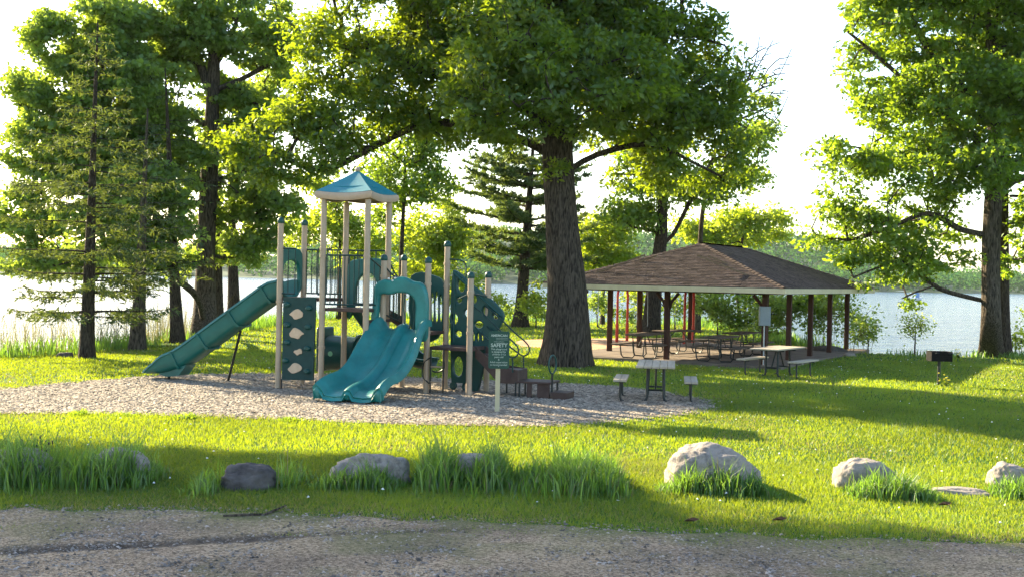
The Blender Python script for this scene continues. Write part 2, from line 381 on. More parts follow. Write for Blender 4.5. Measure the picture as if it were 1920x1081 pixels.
def gravel_mat(name, cs, scl, moss=0.0):
    m, n, l, b = nodes_of(name, 0.95, 0.15)
    tc = n.new('ShaderNodeTexCoord')
    vo = n.new('ShaderNodeTexVoronoi'); vo.inputs['Scale'].default_value = scl; l.new(tc.outputs['Object'], vo.inputs['Vector'])
    t = n.new('ShaderNodeTexNoise'); t.inputs['Scale'].default_value = 0.7; t.inputs['Detail'].default_value = 9; l.new(tc.outputs['Object'], t.inputs['Vector'])
    sp = n.new('ShaderNodeSeparateColor'); l.new(vo.outputs['Color'], sp.inputs[0])
    r = ramp(n, [(0.0, cs[0]), (0.5, cs[1]), (1.0, cs[2])]); l.new(sp.outputs[0], r.inputs[0])
    r2 = ramp(n, [(0.38, (0.75, 0.72, 0.70)), (0.62, (1.15, 1.1, 1.0))]); l.new(t.outputs['Fac'], r2.inputs[0])
    mu = n.new('ShaderNodeVectorMath'); mu.operation = 'MULTIPLY'; l.new(r.outputs[0], mu.inputs[0]); l.new(r2.outputs[0], mu.inputs[1])
    out = mu.outputs[0]
    if moss:
        for an_, cc_, am in (('moss', (0.10, 0.12, 0.035), 0.75), ('tint', (0.055, 0.045, 0.038), 0.85)):
            at_ = n.new('ShaderNodeAttribute'); at_.attribute_name = an_
            ml = n.new('ShaderNodeMath'); ml.operation = 'MULTIPLY'; ml.inputs[1].default_value = am; l.new(at_.outputs['Fac'], ml.inputs[0])
            mc = n.new('ShaderNodeMix'); mc.data_type = 'RGBA'; l.new(ml.outputs[0], mc.inputs['Factor']); l.new(out, mc.inputs['A']); mc.inputs['B'].default_value = (*cc_, 1); out = mc.outputs['Result']
    l.new(out, b.inputs['Base Color'])
    bp = n.new('ShaderNodeBump'); bp.inputs['Strength'].default_value = 0.7; bp.inputs['Distance'].default_value = 0.02
    l.new(vo.outputs['Distance'], bp.inputs['Height']); l.new(bp.outputs[0], b.inputs['Normal'])
    return m
roadm = gravel_mat('road_gravel', ((0.12, 0.088, 0.062), (0.30, 0.23, 0.165), (0.48, 0.38, 0.28)), 50, moss=1)
bedm = gravel_mat('wood_chip_bed', ((0.10, 0.075, 0.055), (0.22, 0.175, 0.13), (0.34, 0.28, 0.21)), 25)
sandm = gravel_mat('sand', ((0.45, 0.28, 0.17), (0.52, 0.33, 0.21), (0.60, 0.40, 0.26)), 30)

def region(name, P, mat, off, label, grow=0.0):
    """flat sheet that follows the ground inside an outline"""
    import bmesh
    from mathutils.geometry import delaunay_2d_cdt
    px_ = [p[0] for p in P]; py_ = [p[1] for p in P]
    pts = [Vector(p) for p in P]; n0 = len(pts)
    gx = np.arange(min(px_), max(px_), 0.7); gy = np.arange(min(py_), max(py_), 0.7)
    X, Y = np.meshgrid(gx, gy); k = inpoly(X.ravel(), Y.ravel(), P)
    pts += [Vector((a, b)) for a, b in zip(X.ravel()[k], Y.ravel()[k])]
    out = delaunay_2d_cdt(pts, [(i, (i+1) % n0) for i in range(n0)], [], 1, 1e-4)
    vv = np.array([(p.x, p.y) for p in out[0]]); z = height(vv[:, 0], vv[:, 1])+off
    o = npmesh(name, np.column_stack([vv, z]), np.array([t for t in out[2]]), mat, smooth=True)
    return tag(o, label, kind='structure')
region('playground_bed', BED, bedm, 0.012, 'pale wood chip bed under the playground')
region('sand_patch', SAND, sandm, 0.012, 'orange sand patch under the red swings')
rx = np.concatenate([np.arange(-26, -7, 0.5), np.arange(-7, 7, 0.07), np.arange(7, 26.1, 0.5)]); rows = 62; v = []; moss = []
for i, x in enumerate(rx):
    e = float(road_edge(x)); ys_ = [-30, -12, -2, 4, 7.5]+list(np.linspace(8.6, e, rows-5))
    for y in ys_: v.append((x, y, 0)); moss.append(e-y)
v = np.array(v); moss = np.array(moss); v[:, 2] = height(v[:, 0], v[:, 1])+0.012
v[:, 2] += (vnoise(v[:, 0], v[:, 1], 2.2, 3)-0.5)*0.03*np.clip((moss-0.6)/0.5, 0, 1)
def track(x, y, x0, y0, sl, w_, half):
    u_ = (y-(y0+sl*(x-x0)))/w_; return np.exp(-u_**4)*np.clip((1-np.abs(x-x0)/half)*3, 0, 1)
rut = track(v[:, 0], v[:, 1], -3.3, 11.05, 0.33, 0.17, 1.5)
rut2 = track(v[:, 0], v[:, 1], -1.2, 11.7, 0.22, 0.10, 1.1)*0.5
v[:, 2] -= rut*(0.022+0.012*np.sin(v[:, 0]*60))+rut2*0.015
i, j = np.meshgrid(np.arange(len(rx)-1), np.arange(rows-1), indexing='ij'); a = (i*rows+j).ravel()
ro = npmesh('gravel_road', v, np.stack([a, a+rows, a+rows+1, a+1], 1), roadm, None, np.clip(rut+rut2, 0, 1), smooth=True)
at = ro.data.attributes.new('moss', 'FLOAT', 'POINT')
mm = np.exp(-np.maximum(moss, 0)/0.55)*np.clip((vnoise(v[:, 0], v[:, 1], 1.4, 4)-0.36)*5, 0, 1)+0.5*np.clip((vnoise(v[:, 0]+50, v[:, 1]*1.6, 0.9, 4)-0.56)*8, 0, 1)
at.data.foreach_set('value', np.clip(mm, 0, 1).astype(np.float32))
tag(ro, 'grey gravel road in the foreground', kind='structure')

# lake
def water_mat():
    m, n, l, b = nodes_of('lake_water', 0.12, 0.5)
    b.inputs['Base Color'].default_value = (0.05, 0.085, 0.14, 1)
    tc = n.new('ShaderNodeTexCoord'); mp = n.new('ShaderNodeMapping'); mp.inputs['Scale'].default_value = (0.35, 1.0, 1)
    l.new(tc.outputs['Object'], mp.inputs[0])
    t = n.new('ShaderNodeTexNoise'); t.inputs['Scale'].default_value = 1.1; t.inputs['Detail'].default_value = 5; t.inputs['Distortion'].default_value = 0.4; l.new(mp.outputs[0], t.inputs['Vector'])
    t2 = n.new('ShaderNodeTexNoise'); t2.inputs['Scale'].default_value = 0.12; t2.inputs['Detail'].default_value = 4; l.new(mp.outputs[0], t2.inputs['Vector'])
    ad = n.new('ShaderNodeMath'); ad.operation = 'ADD'; l.new(t.outputs['Fac'], ad.inputs[0]); l.new(t2.outputs['Fac'], ad.inputs[1])
    bp = n.new('ShaderNodeBump'); bp.inputs['Strength'].default_value = 1.0; bp.inputs['Distance'].default_value = 0.8
    l.new(ad.outputs[0], bp.inputs['Height']); l.new(bp.outputs[0], b.inputs['Normal'])
    return m
v, f = sheet(np.linspace(-2500, 2500, 21), np.linspace(15, 3200, 21), lambda x, y: x*0+WATER)
tag(npmesh('lake', v, f, water_mat()), 'rippled lake glaring in low sun', kind='structure')

# ------------------------------------------------------------------ foliage
def leaf_cloud(C, rad, n_per, size, asp=0.55, flat=0.6, up=0.5, rg=rng, jit=0.5):
    """C: cluster centres (k,3), rad (k,), returns verts, faces, tint for folded diamond leaves"""
    k = len(C); N = int(k*n_per); idx = rg.integers(0, k, N)
    d = rg.normal(size=(N, 3)); d /= np.linalg.norm(d, axis=1)[:, None]
    r_ = rg.random(N)**0.45; p = C[idx]+d*(r_*rad[idx])[:, None]*np.array([1, 1, flat])
    # leaf direction: outwards and drooping, normal upwards-ish
    a = d*np.array([1, 1, .5])+rg.normal(size=(N, 3))*0.7+np.array([0, 0, -0.25]); a /= np.linalg.norm(a, axis=1)[:, None]
    nr = rg.normal(size=(N, 3))*0.8+np.array([0, 0, up]); b = np.cross(a, nr); b /= np.linalg.norm(b, axis=1)[:, None]+1e-9
    nn = np.cross(b, a); s = size*(1+jit*(rg.random(N)*2-1))
    L = a*s[:, None]; W_ = b*(s*asp*0.5)[:, None]; U = nn*(s*0.10)[:, None]
    v = np.empty((N, 4, 3)); v[:, 0] = p-L*0.5; v[:, 1] = p+W_+U; v[:, 2] = p+L*0.5; v[:, 3] = p-W_+U
    f = np.arange(N*4).reshape(N, 4)
    ct = rg.random(k)
    t = np.repeat(np.clip(ct[idx]*0.6+rg.random(N)*0.4, 0, 1), 4)
    return v.reshape(-1, 3), f, t
def np_tubes(paths, radii, seg=6):
    V = []; Fc = []; o = 0
    for P, rr in zip(paths, radii):
        P = np.asarray(P, float); n = len(P)
        if n < 2: continue
        T = np.gradient(P, axis=0); T /= np.linalg.norm(T, axis=1)[:, None]+1e-9
        ref = np.array([0, 0, 1.0]) if abs(T[0, 2]) < 0.9 else np.array([1.0, 0, 0])
        A = np.cross(T, ref); A /= np.linalg.norm(A, axis=1)[:, None]+1e-9; B = np.cross(T, A)
        th = np.arange(seg)*2*np.pi/seg
        ring = P[:, None]+(A[:, None]*np.cos(th)[None, :, None]+B[:, None]*np.sin(th)[None, :, None])*np.asarray(rr)[:, None, None]
        V.append(ring.reshape(-1, 3))
        i, j = np.meshgrid(np.arange(n-1), np.arange(seg), indexing='ij'); j2 = (j+1) % seg
        Fc.append(np.stack([o+i*seg+j, o+i*seg+j2, o+(i+1)*seg+j2, o+(i+1)*seg+j], -1).reshape(-1, 4)); o += n*seg
    return np.vstack(V), np.vstack(Fc)
def smooth_path(P, step=0.35):
    P = [Vector(p) for p in P]; out = []
    for i in range(len(P)-1):
        p0 = P[max(i-1, 0)]; p1 = P[i]; p2 = P[i+1]; p3 = P[min(i+2, len(P)-1)]
        n = max(2, int((p2-p1).length/step))
        for k in range(n):
            t = k/n; out.append(0.5*((2*p1)+(-p0+p2)*t+(2*p0-5*p1+4*p2-p3)*t*t+(-p0+3*p1-3*p2+p3)*t*t*t))
    out.append(P[-1]); return np.array([tuple(p) for p in out])
def trunk_mesh(P, rr, seg=40, ridge=0.05, flare=0.5, seed=0):
    r_f = rr[0]*0.5
    """trunk with buttress flare and furrowed bark relief"""
    P = np.asarray(P); n = len(P); V = []
    th = np.arange(seg)*2*np.pi/seg
    for i in range(n):
        h = P[i, 2]-P[0, 2]
        fl = 1+flare*math.exp(-h/(0.45+r_f))*(0.75+0.35*np.cos(th*5+seed)+0.2*np.cos(th*3+seed*2))
        ng = 1+ridge*(vnoise(th*6+seed, np.full(seg, h*0.9), 1.0, 3)-0.5)*2+0.05*np.cos(th*2+h+seed)
        r_ = rr[i]*fl*ng
        V.append(np.stack([P[i, 0]+r_*np.cos(th), P[i, 1]+r_*np.sin(th), np.full(seg, P[i, 2])], 1))
    i, j = np.meshgrid(np.arange(n-1), np.arange(seg), indexing='ij'); j2 = (j+1) % seg
    return np.vstack(V), np.stack([i*seg+j, i*seg+j2, (i+1)*seg+j2, (i+1)*seg+j], -1).reshape(-1, 4)
def broadleaf(name, label, group, base, trunk, r0, limbs, lobes, D, ncl, n_per, lsize, leafm, barkm,
              cl_r=0.65, depth=1.0, tip_r=0.012, rtop=0.4, seg=40, cat='tree', asp=0.6, seed=1, flat=0.6, rlimb=0.4, bare=None, flare=0.5, voids=0.30, vfreq=0.9):
    """trunk / limbs / lobes are given by (px, py[, depth offset]) read at distance D"""
    rg = np.random.default_rng(seed); k = D/F
    root = thing(name, label, cat, (base.x, base.y, base.z), group=group)
    tp = [tuple(base+Vector((0, 0, -0.15)))]+[tuple(PD(p[0], p[1], D+(p[2] if len(p) > 2 else 0))) for p in trunk]
    TP = smooth_path(tp, 0.25); s = np.linspace(0, 1, len(TP)); rr = r0*((1-s)+rtop*s)
    v, f = trunk_mesh(TP, rr, seg, seed=seed, flare=flare); npmesh('trunk', v, f, barkm, root, smooth=True)
    pos = [p for p in TP]; rad = list(rr); par = [-1]+list(range(len(TP)-1)); fixed = len(TP)
    nodes = np.array(pos); chains = []
    for L in limbs:
        pts = [PD(p[0], p[1], D+(p[2] if len(p) > 2 else 0)) for p in L]
        SP = smooth_path(pts, 0.4); d = np.linalg.norm(nodes-SP[0], axis=1); pi = int(np.argmin(d))
        st = len(pos)
        for q, p in enumerate(SP):
            pos.append(p); par.append(pi if q == 0 else len(pos)-2)
        chains.append([pi]+list(range(st, len(pos)))); nodes = np.array(pos)
    C = []; CRd = []
    vol = np.array([l_[2]*l_[3]*(l_[2] if len(l_) < 6 else l_[5]) for l_ in lobes], float); vol /= vol.sum()
    for l_, vv in zip(lobes, vol):
        px, py, rx_, ry_ = l_[:4]; dz = l_[4] if len(l_) > 4 else 0
        n = max(3, int(round(ncl*vv/(1-voids)))); c = PD(px, py, D+dz)
        q = rg.normal(size=(n, 3)); q /= np.linalg.norm(q, axis=1)[:, None]
        q *= (rg.random(n)**(1/2.6))[:, None]
        dr = (l_[5] if len(l_) > 5 else rx_)*k*depth
        cc = np.array(c)+q*np.array([rx_*k, dr, ry_*k])
        vd = vnoise(cc[:, 0]+cc[:, 1]*0.6+seed*7, cc[:, 2]*1.7-cc[:, 1]*0.5, vfreq, 2); keep = vd > np.quantile(vd, voids); C.append(cc[keep])
    C = np.vstack(C); C = C[C[:, 2] > base.z+0.4]
    order = np.argsort(np.min(np.linalg.norm(C[:, None]-nodes[None, ::3], axis=2), axis=1))
    arr = np.zeros((60000, 3)); nn = len(pos); arr[:nn] = nodes
    pw = np.zeros(60000)
    for ci in order:
        t = C[ci]; dv = t-arr[:nn]; d = np.linalg.norm(dv, axis=1)
        cost = d*(1+0.5*np.clip(-(dv[:, 2]/(d+1e-6)), 0, 1))+pw[:nn]*0.15
        pi = int(np.argmin(cost)); dist = d[pi]; m = max(2, int(dist/0.45)); st = nn; p0 = arr[pi].copy()
        perp = rg.normal(size=3)*dist*0.10
        for q in range(1, m+1):
            u_ = q/m; p = p0+(t-p0)*u_+perp*math.sin(math.pi*u_)+np.array([0, 0, dist*0.10*math.sin(math.pi*u_)])
            arr[nn] = p; par.append(pi if q == 1 else nn-1); pw[nn] = pw[pi]+dist*u_; nn += 1
        chains.append([pi]+list(range(st, nn)))
    cnt = np.zeros(nn); 
    ends = [c[-1] for c in chains]
    for e in ends: cnt[e] += 1
    for i in range(nn-1, 0, -1): 
        if par[i] >= 0: cnt[par[i]] += cnt[i]
    rnode = tip_r*np.maximum(cnt, 1)**0.47
    rnode[:fixed] = np.maximum(rr, 0.02)
    rnode = np.minimum(rnode, r0*rlimb*1.0+0*rnode) if fixed == 0 else np.concatenate([rnode[:fixed], np.minimum(rnode[fixed:], r0*rlimb)])
    paths = []; rads = []
    for c in chains:
        paths.append(arr[c]); rl = rnode[c].copy(); rl[0] = min(rl[0], rl[1]*1.15); rads.append(rl)
    v, f = np_tubes(paths, rads, 6); npmesh('branchwork', v, f, barkm, root, smooth=True, kind='stuff')
    crad = cl_r*(0.7+0.6*rg.random(len(C)))
    v, f, t = leaf_cloud(C, crad, n_per, lsize, asp=asp, flat=flat, rg=rg)
    npmesh('crown', v, f, leafm, root, t, 'stuff')
    return root
def conifer(name, label, group, base, top_z, r0, prof, D, leafm, barkm, whorl=0.45, nb=5, droop=0.25, tuft=0.16, dens=1.0, z0=1.2, seed=1, lean=0.0, plates=False, cat='tree'):
    rg = np.random.default_rng(seed); root = thing(name, label, cat, tuple(base), group=group)
    hgt = top_z-base.z; n = 40
    TP = np.array([(base.x+lean*i/n, base.y, base.z-0.1+hgt*i/n) for i in range(n+1)]); rr = r0*np.linspace(1, 0.08, n+1)
    v, f = trunk_mesh(TP, rr, 24, flare=0.45, seed=seed); npmesh('trunk', v, f, barkm, root, smooth=True)
    paths = []; rads = []; P = []; A = []
    z = z0
    while z < hgt-0.4:
        L = float(np.interp(z, [p[0] for p in prof], [p[1] for p in prof])); m = max(2, int(nb+rg.integers(-1, 2)))
        ph = rg.random()*6.28
        for b in range(m):
            l_ = L*(0.65+0.5*rg.random()); an = ph+b*6.283/m+rg.normal()*0.25
            dx, dy = math.cos(an), math.sin(an); s = np.linspace(0, 1, 9)
            dz = (0.12*s-droop*s**1.6+(0.12*s**4))*l_+rg.normal()*0.05
            bp = np.stack([base.x+lean*z/hgt+dx*l_*s, base.y+dy*l_*s, base.z+z+rg.normal()*0.12+dz], 1)
            paths.append(bp); rads.append(np.linspace(max(0.012, r0*0.16*l_/3), 0.006, 9))
            nt_ = int(l_*16*dens)
            for q in range(nt_):
                u_ = 0.12+0.88*rg.random()**0.8; c = np.array([np.interp(u_, s, bp[:, k_]) for k_ in range(3)])
                side = rg.choice([-1, 1]); tl = (0.10+0.34*(1-u_*0.7))*min(l_, 2.4)*(0.5+0.6*rg.random())
                fw = 0.6; tv = np.array([dx*fw-dy*side, dy*fw+dx*side, (0.1 if plates else -0.30)+rg.normal()*0.12]); tv /= np.linalg.norm(tv)
                nn_ = int(max(3, tl/0.045*dens))
                w_ = rg.random(nn_)[:, None]*tl; pp = c+tv*w_+np.array([0, 0, -0.10])*(w_*w_)
                P.append(pp); dv = tv[None]*0.7+rg.normal(size=(nn_, 3))*0.55+np.array([0, 0, 0.35 if plates else -0.10]); A.append(dv)
        z += whorl*(0.75+0.5*rg.random())
    P = np.vstack(P); A = np.vstack(A); A /= np.linalg.norm(A, axis=1)[:, None]; N = len(P)
    B = np.cross(A, rg.normal(size=(N, 3))); B /= np.linalg.norm(B, axis=1)[:, None]; s = tuft*(0.7+0.6*rg.random(N))[:, None]
    v = np.empty((N, 3, 3)); v[:, 0] = P-B*s*0.14; v[:, 1] = P+B*s*0.14; v[:, 2] = P+A*s
    vb, fb = np_tubes(paths, rads, 5); npmesh('branchwork', vb, fb, barkm, root, smooth=True, kind='stuff')
    npmesh('crown', v.reshape(-1, 3), np.arange(N*3).reshape(N, 3), leafm, root, np.repeat(rg.random(N), 3), 'stuff')
    return root
def gbase(px, py):
    p = G(px, py); p.z = hz(p.x, p.y); return p
def dbase(px, D):
    p = PD(px, 600, D); p.z = hz(p.x, p.y); return p

# the big oak in the middle
b = gbase(1061, 684)
broadleaf('oak_tree', 'huge old oak with dark furrowed trunk and spreading dense crown beside the pavilion', None, b,
    [(1064, 620), (1062, 520), (1052, 400), (1044, 260), (1040, 120), (1020, 0), (1010, -120, .5)], 0.60,
    [[(1046, 300), (980, 262), (900, 240), (800, 232), (700, 275), (610, 320, -.5), (540, 300, -.5)],
     [(1044, 250), (960, 190), (850, 150), (720, 110), (620, 80)],
     [(1052, 270), (1130, 215), (1230, 190), (1330, 210), (1400, 240)],
     [(1050, 330), (1120, 290), (1220, 270), (1290, 300), (1350, 330)],
     [(1042, 160), (1150, 90), (1260, 60), (1340, 80)],
     [(1040, 200), (1020, 120, -2.5), (990, 60, -4.5)], [(1044, 230), (1100, 150, 2.5), (1150, 80, 5)],
     [(1040, 120), (930, 20), (850, -80)], [(1044, 260), (1010, 230, -2), (960, 190, -5)]],
    [(640, 50, 110, 85, 0, 90), (560, 190, 75, 70, 0, 70), (640, 190, 110, 95, 0, 120), (500, 270, 80, 65, -.5, 80), (585, 270, 85, 65, -.5, 80), (540, 330, 60, 30, -.5, 50), (650, 290, 55, 40),
     (760, 120, 130, 130), (860, 60, 150, 130), (860, 190, 110, 85), (960, 110, 130, 120, -3, 150), (930, 215, 110, 42, -3, 100),
     (1060, 60, 160, 130, 0, 200), (1100, 150, 150, 90, -3, 160), (1200, 130, 140, 130, 0, 160), (1290, 150, 120, 100), (1250, 250, 130, 80, 0, 130),
     (1360, 215, 80, 75), (1300, 60, 70, 90), (1180, 20, 110, 60), (1340, 320, 75, 55), (1240, 325, 70, 36, 1, 70), (1170, 255, 90, 40, 1, 80), (800, 240, 60, 25), (980, 245, 60, 20, -3, 60), (930, 262, 75, 22, -1, 60), (1120, 248, 60, 25, -1, 60), (1160, 330, 45, 30, 1, 40), (470, 320, 40, 30, -1, 40), (450, 290, 30, 25, -1, 40),
     (1000, -120, 330, 130, 0, 330), (1080, -260, 240, 120, 0, 260), (740, -30, 160, 70), (1040, 330, 22, 30, -1, 20)],
    34.9, 2300, 90, 0.162, leafO, barkA, voids=0.14, cl_r=0.52, seed=5, rtop=0.45, seg=56, rlimb=0.42, asp=0.5)
# right hand maple with a darker twin trunk behind it
b = gbase(1858, 667)
broadleaf('maple_tree', 'tall bright green maple with a long bare limb reaching over the lake at right', 'trees along the shore', b,
    [(1858, 600), (1858, 480), (1862, 380), (1868, 300), (1862, 200), (1860, 60), (1870, -100)], 0.37,
    [[(1852, 565), (1800, 553), (1760, 540), (1725, 515), (1690, 490), (1650, 500), (1600, 520)], [(1752, 536), (1715, 548), (1690, 560)],
     [(1850, 440), (1800, 430), (1740, 400), (1660, 430), (1590, 450), (1530, 440)],
     [(1862, 300), (1810, 240), (1740, 190), (1650, 110), (1590, 60)], [(1862, 230), (1800, 160), (1740, 90), (1700, 20)],
     [(1866, 370), (1900, 340), (1960, 320), (2040, 280)], [(1862, 320), (1790, 310), (1680, 290), (1570, 270)], [(1862, 180), (1930, 90), (1990, 10)]],
    [(1660, 60, 110, 80), (1780, 60, 120, 100), (1900, 60, 110, 110), (1640, 180, 90, 60), (1740, 190, 120, 90, 0, 150), (1850, 200, 110, 100, 0, 150),
     (1600, 300, 100, 50), (1720, 310, 130, 70, 0, 160), (1850, 300, 100, 60, -2, 100), (1560, 390, 60, 50), (1640, 430, 110, 60), (1750, 440, 90, 70), (1600, 480, 80, 30, 0, 60),
     (1700, 505, 80, 30), (1650, 530, 50, 15), (1560, 440, 60, 25), (1950, 200, 120, 140), (1960, 400, 70, 90), (1930, 490, 50, 40), (2040, 250, 110, 150), (1820, -90, 260, 110), (1900, -220, 180, 110), (1700, 575, 12, 12), (1590, 20, 40, 25)],
    42.6, 2050, 60, 0.172, leafM, barkB, voids=0.26, cl_r=0.50, seed=8, rlimb=0.36, seg=44, flat=0.55)
b = dbase(1884, 44.6)
broadleaf('maple_tree', 'darker trunk standing close behind the big maple at right', 'trees along the shore', b,
    [(1880, 560), (1880, 420), (1884, 300), (1900, 100)], 0.27, [],
    [(1950, 180, 90, 120), (2000, 380, 80, 60), (1900, 80, 90, 90)], 44.6, 160, 70, 0.2, leafM, barkC, seed=9, seg=20)

# left hand group
G1 = 'trees at the left shore'
b = gbase(162, 670)
conifer('spruce_tree', 'leftmost tree, a ragged spruce with dark bare inner branches', G1, b, 9.4, 0.20, [(0, 2.2), (2, 2.7), (4, 2.5), (6, 1.6), (8, 0.9), (9.4, 0.3)], 34.5, needle, barkC, whorl=0.42, nb=5, droop=0.18, z0=1.3, seed=3, tuft=0.15, dens=0.85, lean=0.15)
b = gbase(257, 653)
conifer('spruce_tree', 'grey trunked spruce second from the left', G1, b, 7.6, 0.23, [(0, 1.6), (3, 1.8), (5, 1.4), (7.6, 0.3)], 38.9, needle, barkB, whorl=0.7, nb=4, droop=0.2, z0=2.6, seed=4, tuft=0.17, dens=0.55, lean=0.2)
b = gbase(333, 641)
conifer('spruce_tree', 'short leaning trunk third from the left with yellow sprays low on it', G1, b, 9.5, 0.22, [(0, 1.4), (4, 1.8), (9, 1.0), (9.5, 0.4)], 42.7, needle, barkC, whorl=0.8, nb=4, droop=0.25, z0=2.5, seed=5, tuft=0.18, dens=0.5, lean=-0.6)
b = gbase(381, 634)
broadleaf('oak_tree', 'tall forked oak with loose green crown filling the upper left', G1, b,
    [(384, 560), (386, 480), (390, 380), (396, 250), (400, 160), (402, 60), (404, -60)], 0.42,
    [[(398, 190), (372, 110), (345, 40), (330, -40)], [(400, 130), (430, 80), (450, 20), (480, -60)], [(394, 290), (340, 275), (290, 240), (230, 215)],
     [(396, 250), (360, 215), (300, 200), (220, 190)], [(398, 170), (450, 150), (520, 110), (570, 60)], [(392, 340), (440, 330), (500, 350)], [(390, 380), (330, 380), (270, 340)]],
    [(260, 60, 110, 75), (380, 50, 90, 70), (490, 60, 80, 70), (250, 180, 120, 75, -2, 90), (450, 180, 80, 70, 1, 70), (510, 170, 50, 60, 3, 50),
     (210, 280, 100, 60, -2, 80), (330, 280, 70, 55, -1, 60), (430, 290, 60, 50, 2, 50), (480, 330, 60, 70), (290, 370, 90, 55, -4, 70), (440, 400, 70, 50, 1, 50), (250, 430, 70, 50, -4, 40), (320, 455, 75, 40, -4, 50), (400, 470, 50, 28, 2, 40), (180, 420, 70, 50, -6, 40), (290, 490, 60, 25, -4, 40),
     (450, 470, 50, 30), (240, 350, 60, 40, -5, 40), (340, 530, 25, 18, -3, 18), (205, 470, 45, 30, -5, 30), (490, 430, 55, 55, 0, 40), (540, 380, 40, 40, 0, 40), (480, 250, 60, 50, 0, 50), (340, 120, 60, 45, 1, 50), (350, 340, 50, 40, 1, 40)],
    45.9, 1750, 50, 0.19, leafL, barkB, voids=0.36, vfreq=1.4, cl_r=0.46, seed=12, rlimb=0.42, seg=36, asp=0.65)
b = dbase(406, 49)
conifer('spruce_tree', 'dark trunk just behind the forked oak on its right', G1, b, 9.5, 0.27, [(0, 1.5), (5, 1.9), (9.5, 0.4)], 49, needle, barkC, whorl=0.9, nb=4, z0=3.6, seed=6, tuft=0.2, dens=0.45)
b = dbase(440, 53)
conifer('spruce_tree', 'dark trunk behind the top of the long slide', G1, b, 9.5, 0.30, [(0, 1.6), (5, 2.2), (9.5, 0.4)], 53, needle, barkC, whorl=0.9, nb=4, z0=3.4, seed=7, tuft=0.2, dens=0.5, lean=-0.4)
b = dbase(264, 42.5)
broadleaf('maple_tree', 'loose yellow green tree behind the spruces filling the upper left', G1, b, [(258, 560), (240, 400), (215, 300), (195, 180), (190, 60)], 0.20,
    [[(225, 340), (160, 280), (90, 220), (40, 200)], [(195, 200), (130, 140), (80, 100)], [(200, 260), (250, 210), (300, 180)]],
    [(60, 300, 55, 35), (120, 80, 75, 60), (100, 170, 85, 60), (190, 110, 80, 70), (110, 260, 90, 50), (200, 230, 80, 60), (160, 330, 80, 45), (60, 380, 50, 35), (200, 30, 70, 40), (90, 430, 60, 30), (60, 490, 60, 35), (150, 500, 60, 30), (20, 400, 40, 40), (230, 330, 50, 40)], 44, 1150, 46, 0.18, leafL, barkC, seed=21, voids=0.42, vfreq=1.3, cl_r=0.45, seg=16, asp=0.65)
# tree just outside the left edge whose shade lies on the road
b = Vector((-20.8, 30.0, 0)); b.z = hz(b.x, b.y)
broadleaf('maple_tree', 'tree just beyond the left edge whose crown shades the road', G1, b, [(-590, 400), (-590, 200), (-580, -20)], 0.25, [],
    [(-568, -150, 334, 115, 0, 170), (-720, -245, 260, 70, 0, 200), (-350, -305, 250, 55, 0, 150), (-540, -330, 260, 60, 0, 150)], 31.0, 700, 80, 0.26, leafL, barkC, seed=22, cl_r=0.85, seg=16, asp=0.65)

# behind the playground and pavilion
G2 = 'trees along the far bank'
b = dbase(975, 61); 
conifer('pine_tree', 'dark layered pine standing between playground and big oak', G2, b, 10.6, 0.36, [(0, 3.2), (3, 3.6), (5.5, 4.0), (7.5, 3.0), (9, 2.2), (10.6, 0.6)], 61, needleP, barkC, whorl=0.85, nb=6, droop=0.03, z0=2.9, seed=14, tuft=0.26, dens=1.1, plates=True, lean=0.55)
for args in [
    ('slender tree with thin dark trunk behind the roofed tower', dbase(752, 58), [(752, 540), (753, 470), (757, 380), (760, 300)], 0.15, [(740, 330, 60, 50), (790, 350, 60, 45), (760, 260, 70, 50), (720, 400, 40, 30), (790, 290, 40, 40)], 58, 150, 60, 0.20, leafM, 31),
    ('yellow green bushy tree left of the roofed tower', dbase(635, 66), [(636, 560), (637, 480), (638, 420)], 0.13, [(640, 430, 55, 45), (610, 400, 45, 40), (665, 470, 45, 30), (600, 350, 45, 40), (560, 420, 40, 50), (700, 440, 40, 30), (690, 490, 35, 18)], 66, 190, 52, 0.20, leafY, 32),
    ('yellow green bushy tree right of the roofed tower', dbase(805, 66), [(806, 560), (806, 500), (806, 440)], 0.13, [(800, 470, 65, 50), (850, 450, 50, 45), (790, 520, 55, 40), (860, 540, 40, 25), (770, 430, 40, 30), (850, 400, 40, 25)], 66, 230, 52, 0.20, leafY, 33),
    ('bright young tree just right of the big oak trunk', dbase(1130, 66), [(1130, 580), (1132, 500), (1134, 440)], 0.13, [(1125, 440, 50, 45), (1155, 470, 45, 30), (1110, 495, 40, 30), (1165, 420, 30, 25)], 66, 150, 52, 0.20, leafY, 34),
    ('small bushy tree right behind the pavilion ridge', dbase(1400, 68), [(1380, 520), (1390, 460), (1400, 420)], 0.14, [(1400, 425, 65, 35), (1340, 440, 45, 30), (1445, 420, 45, 28), (1300, 430, 45, 28)], 68, 150, 50, 0.21, leafY, 36),
    ]:
    lab, b, tr, r_, lo, D_, nc, np_, ls, lm, sd2 = args
    broadleaf('small_tree', lab, G2, b, tr, r_, [], lo, D_, nc, np_, ls, lm, barkC, seed=sd2, cl_r=0.75, seg=14, tip_r=0.010)
b = dbase(1221, 56)
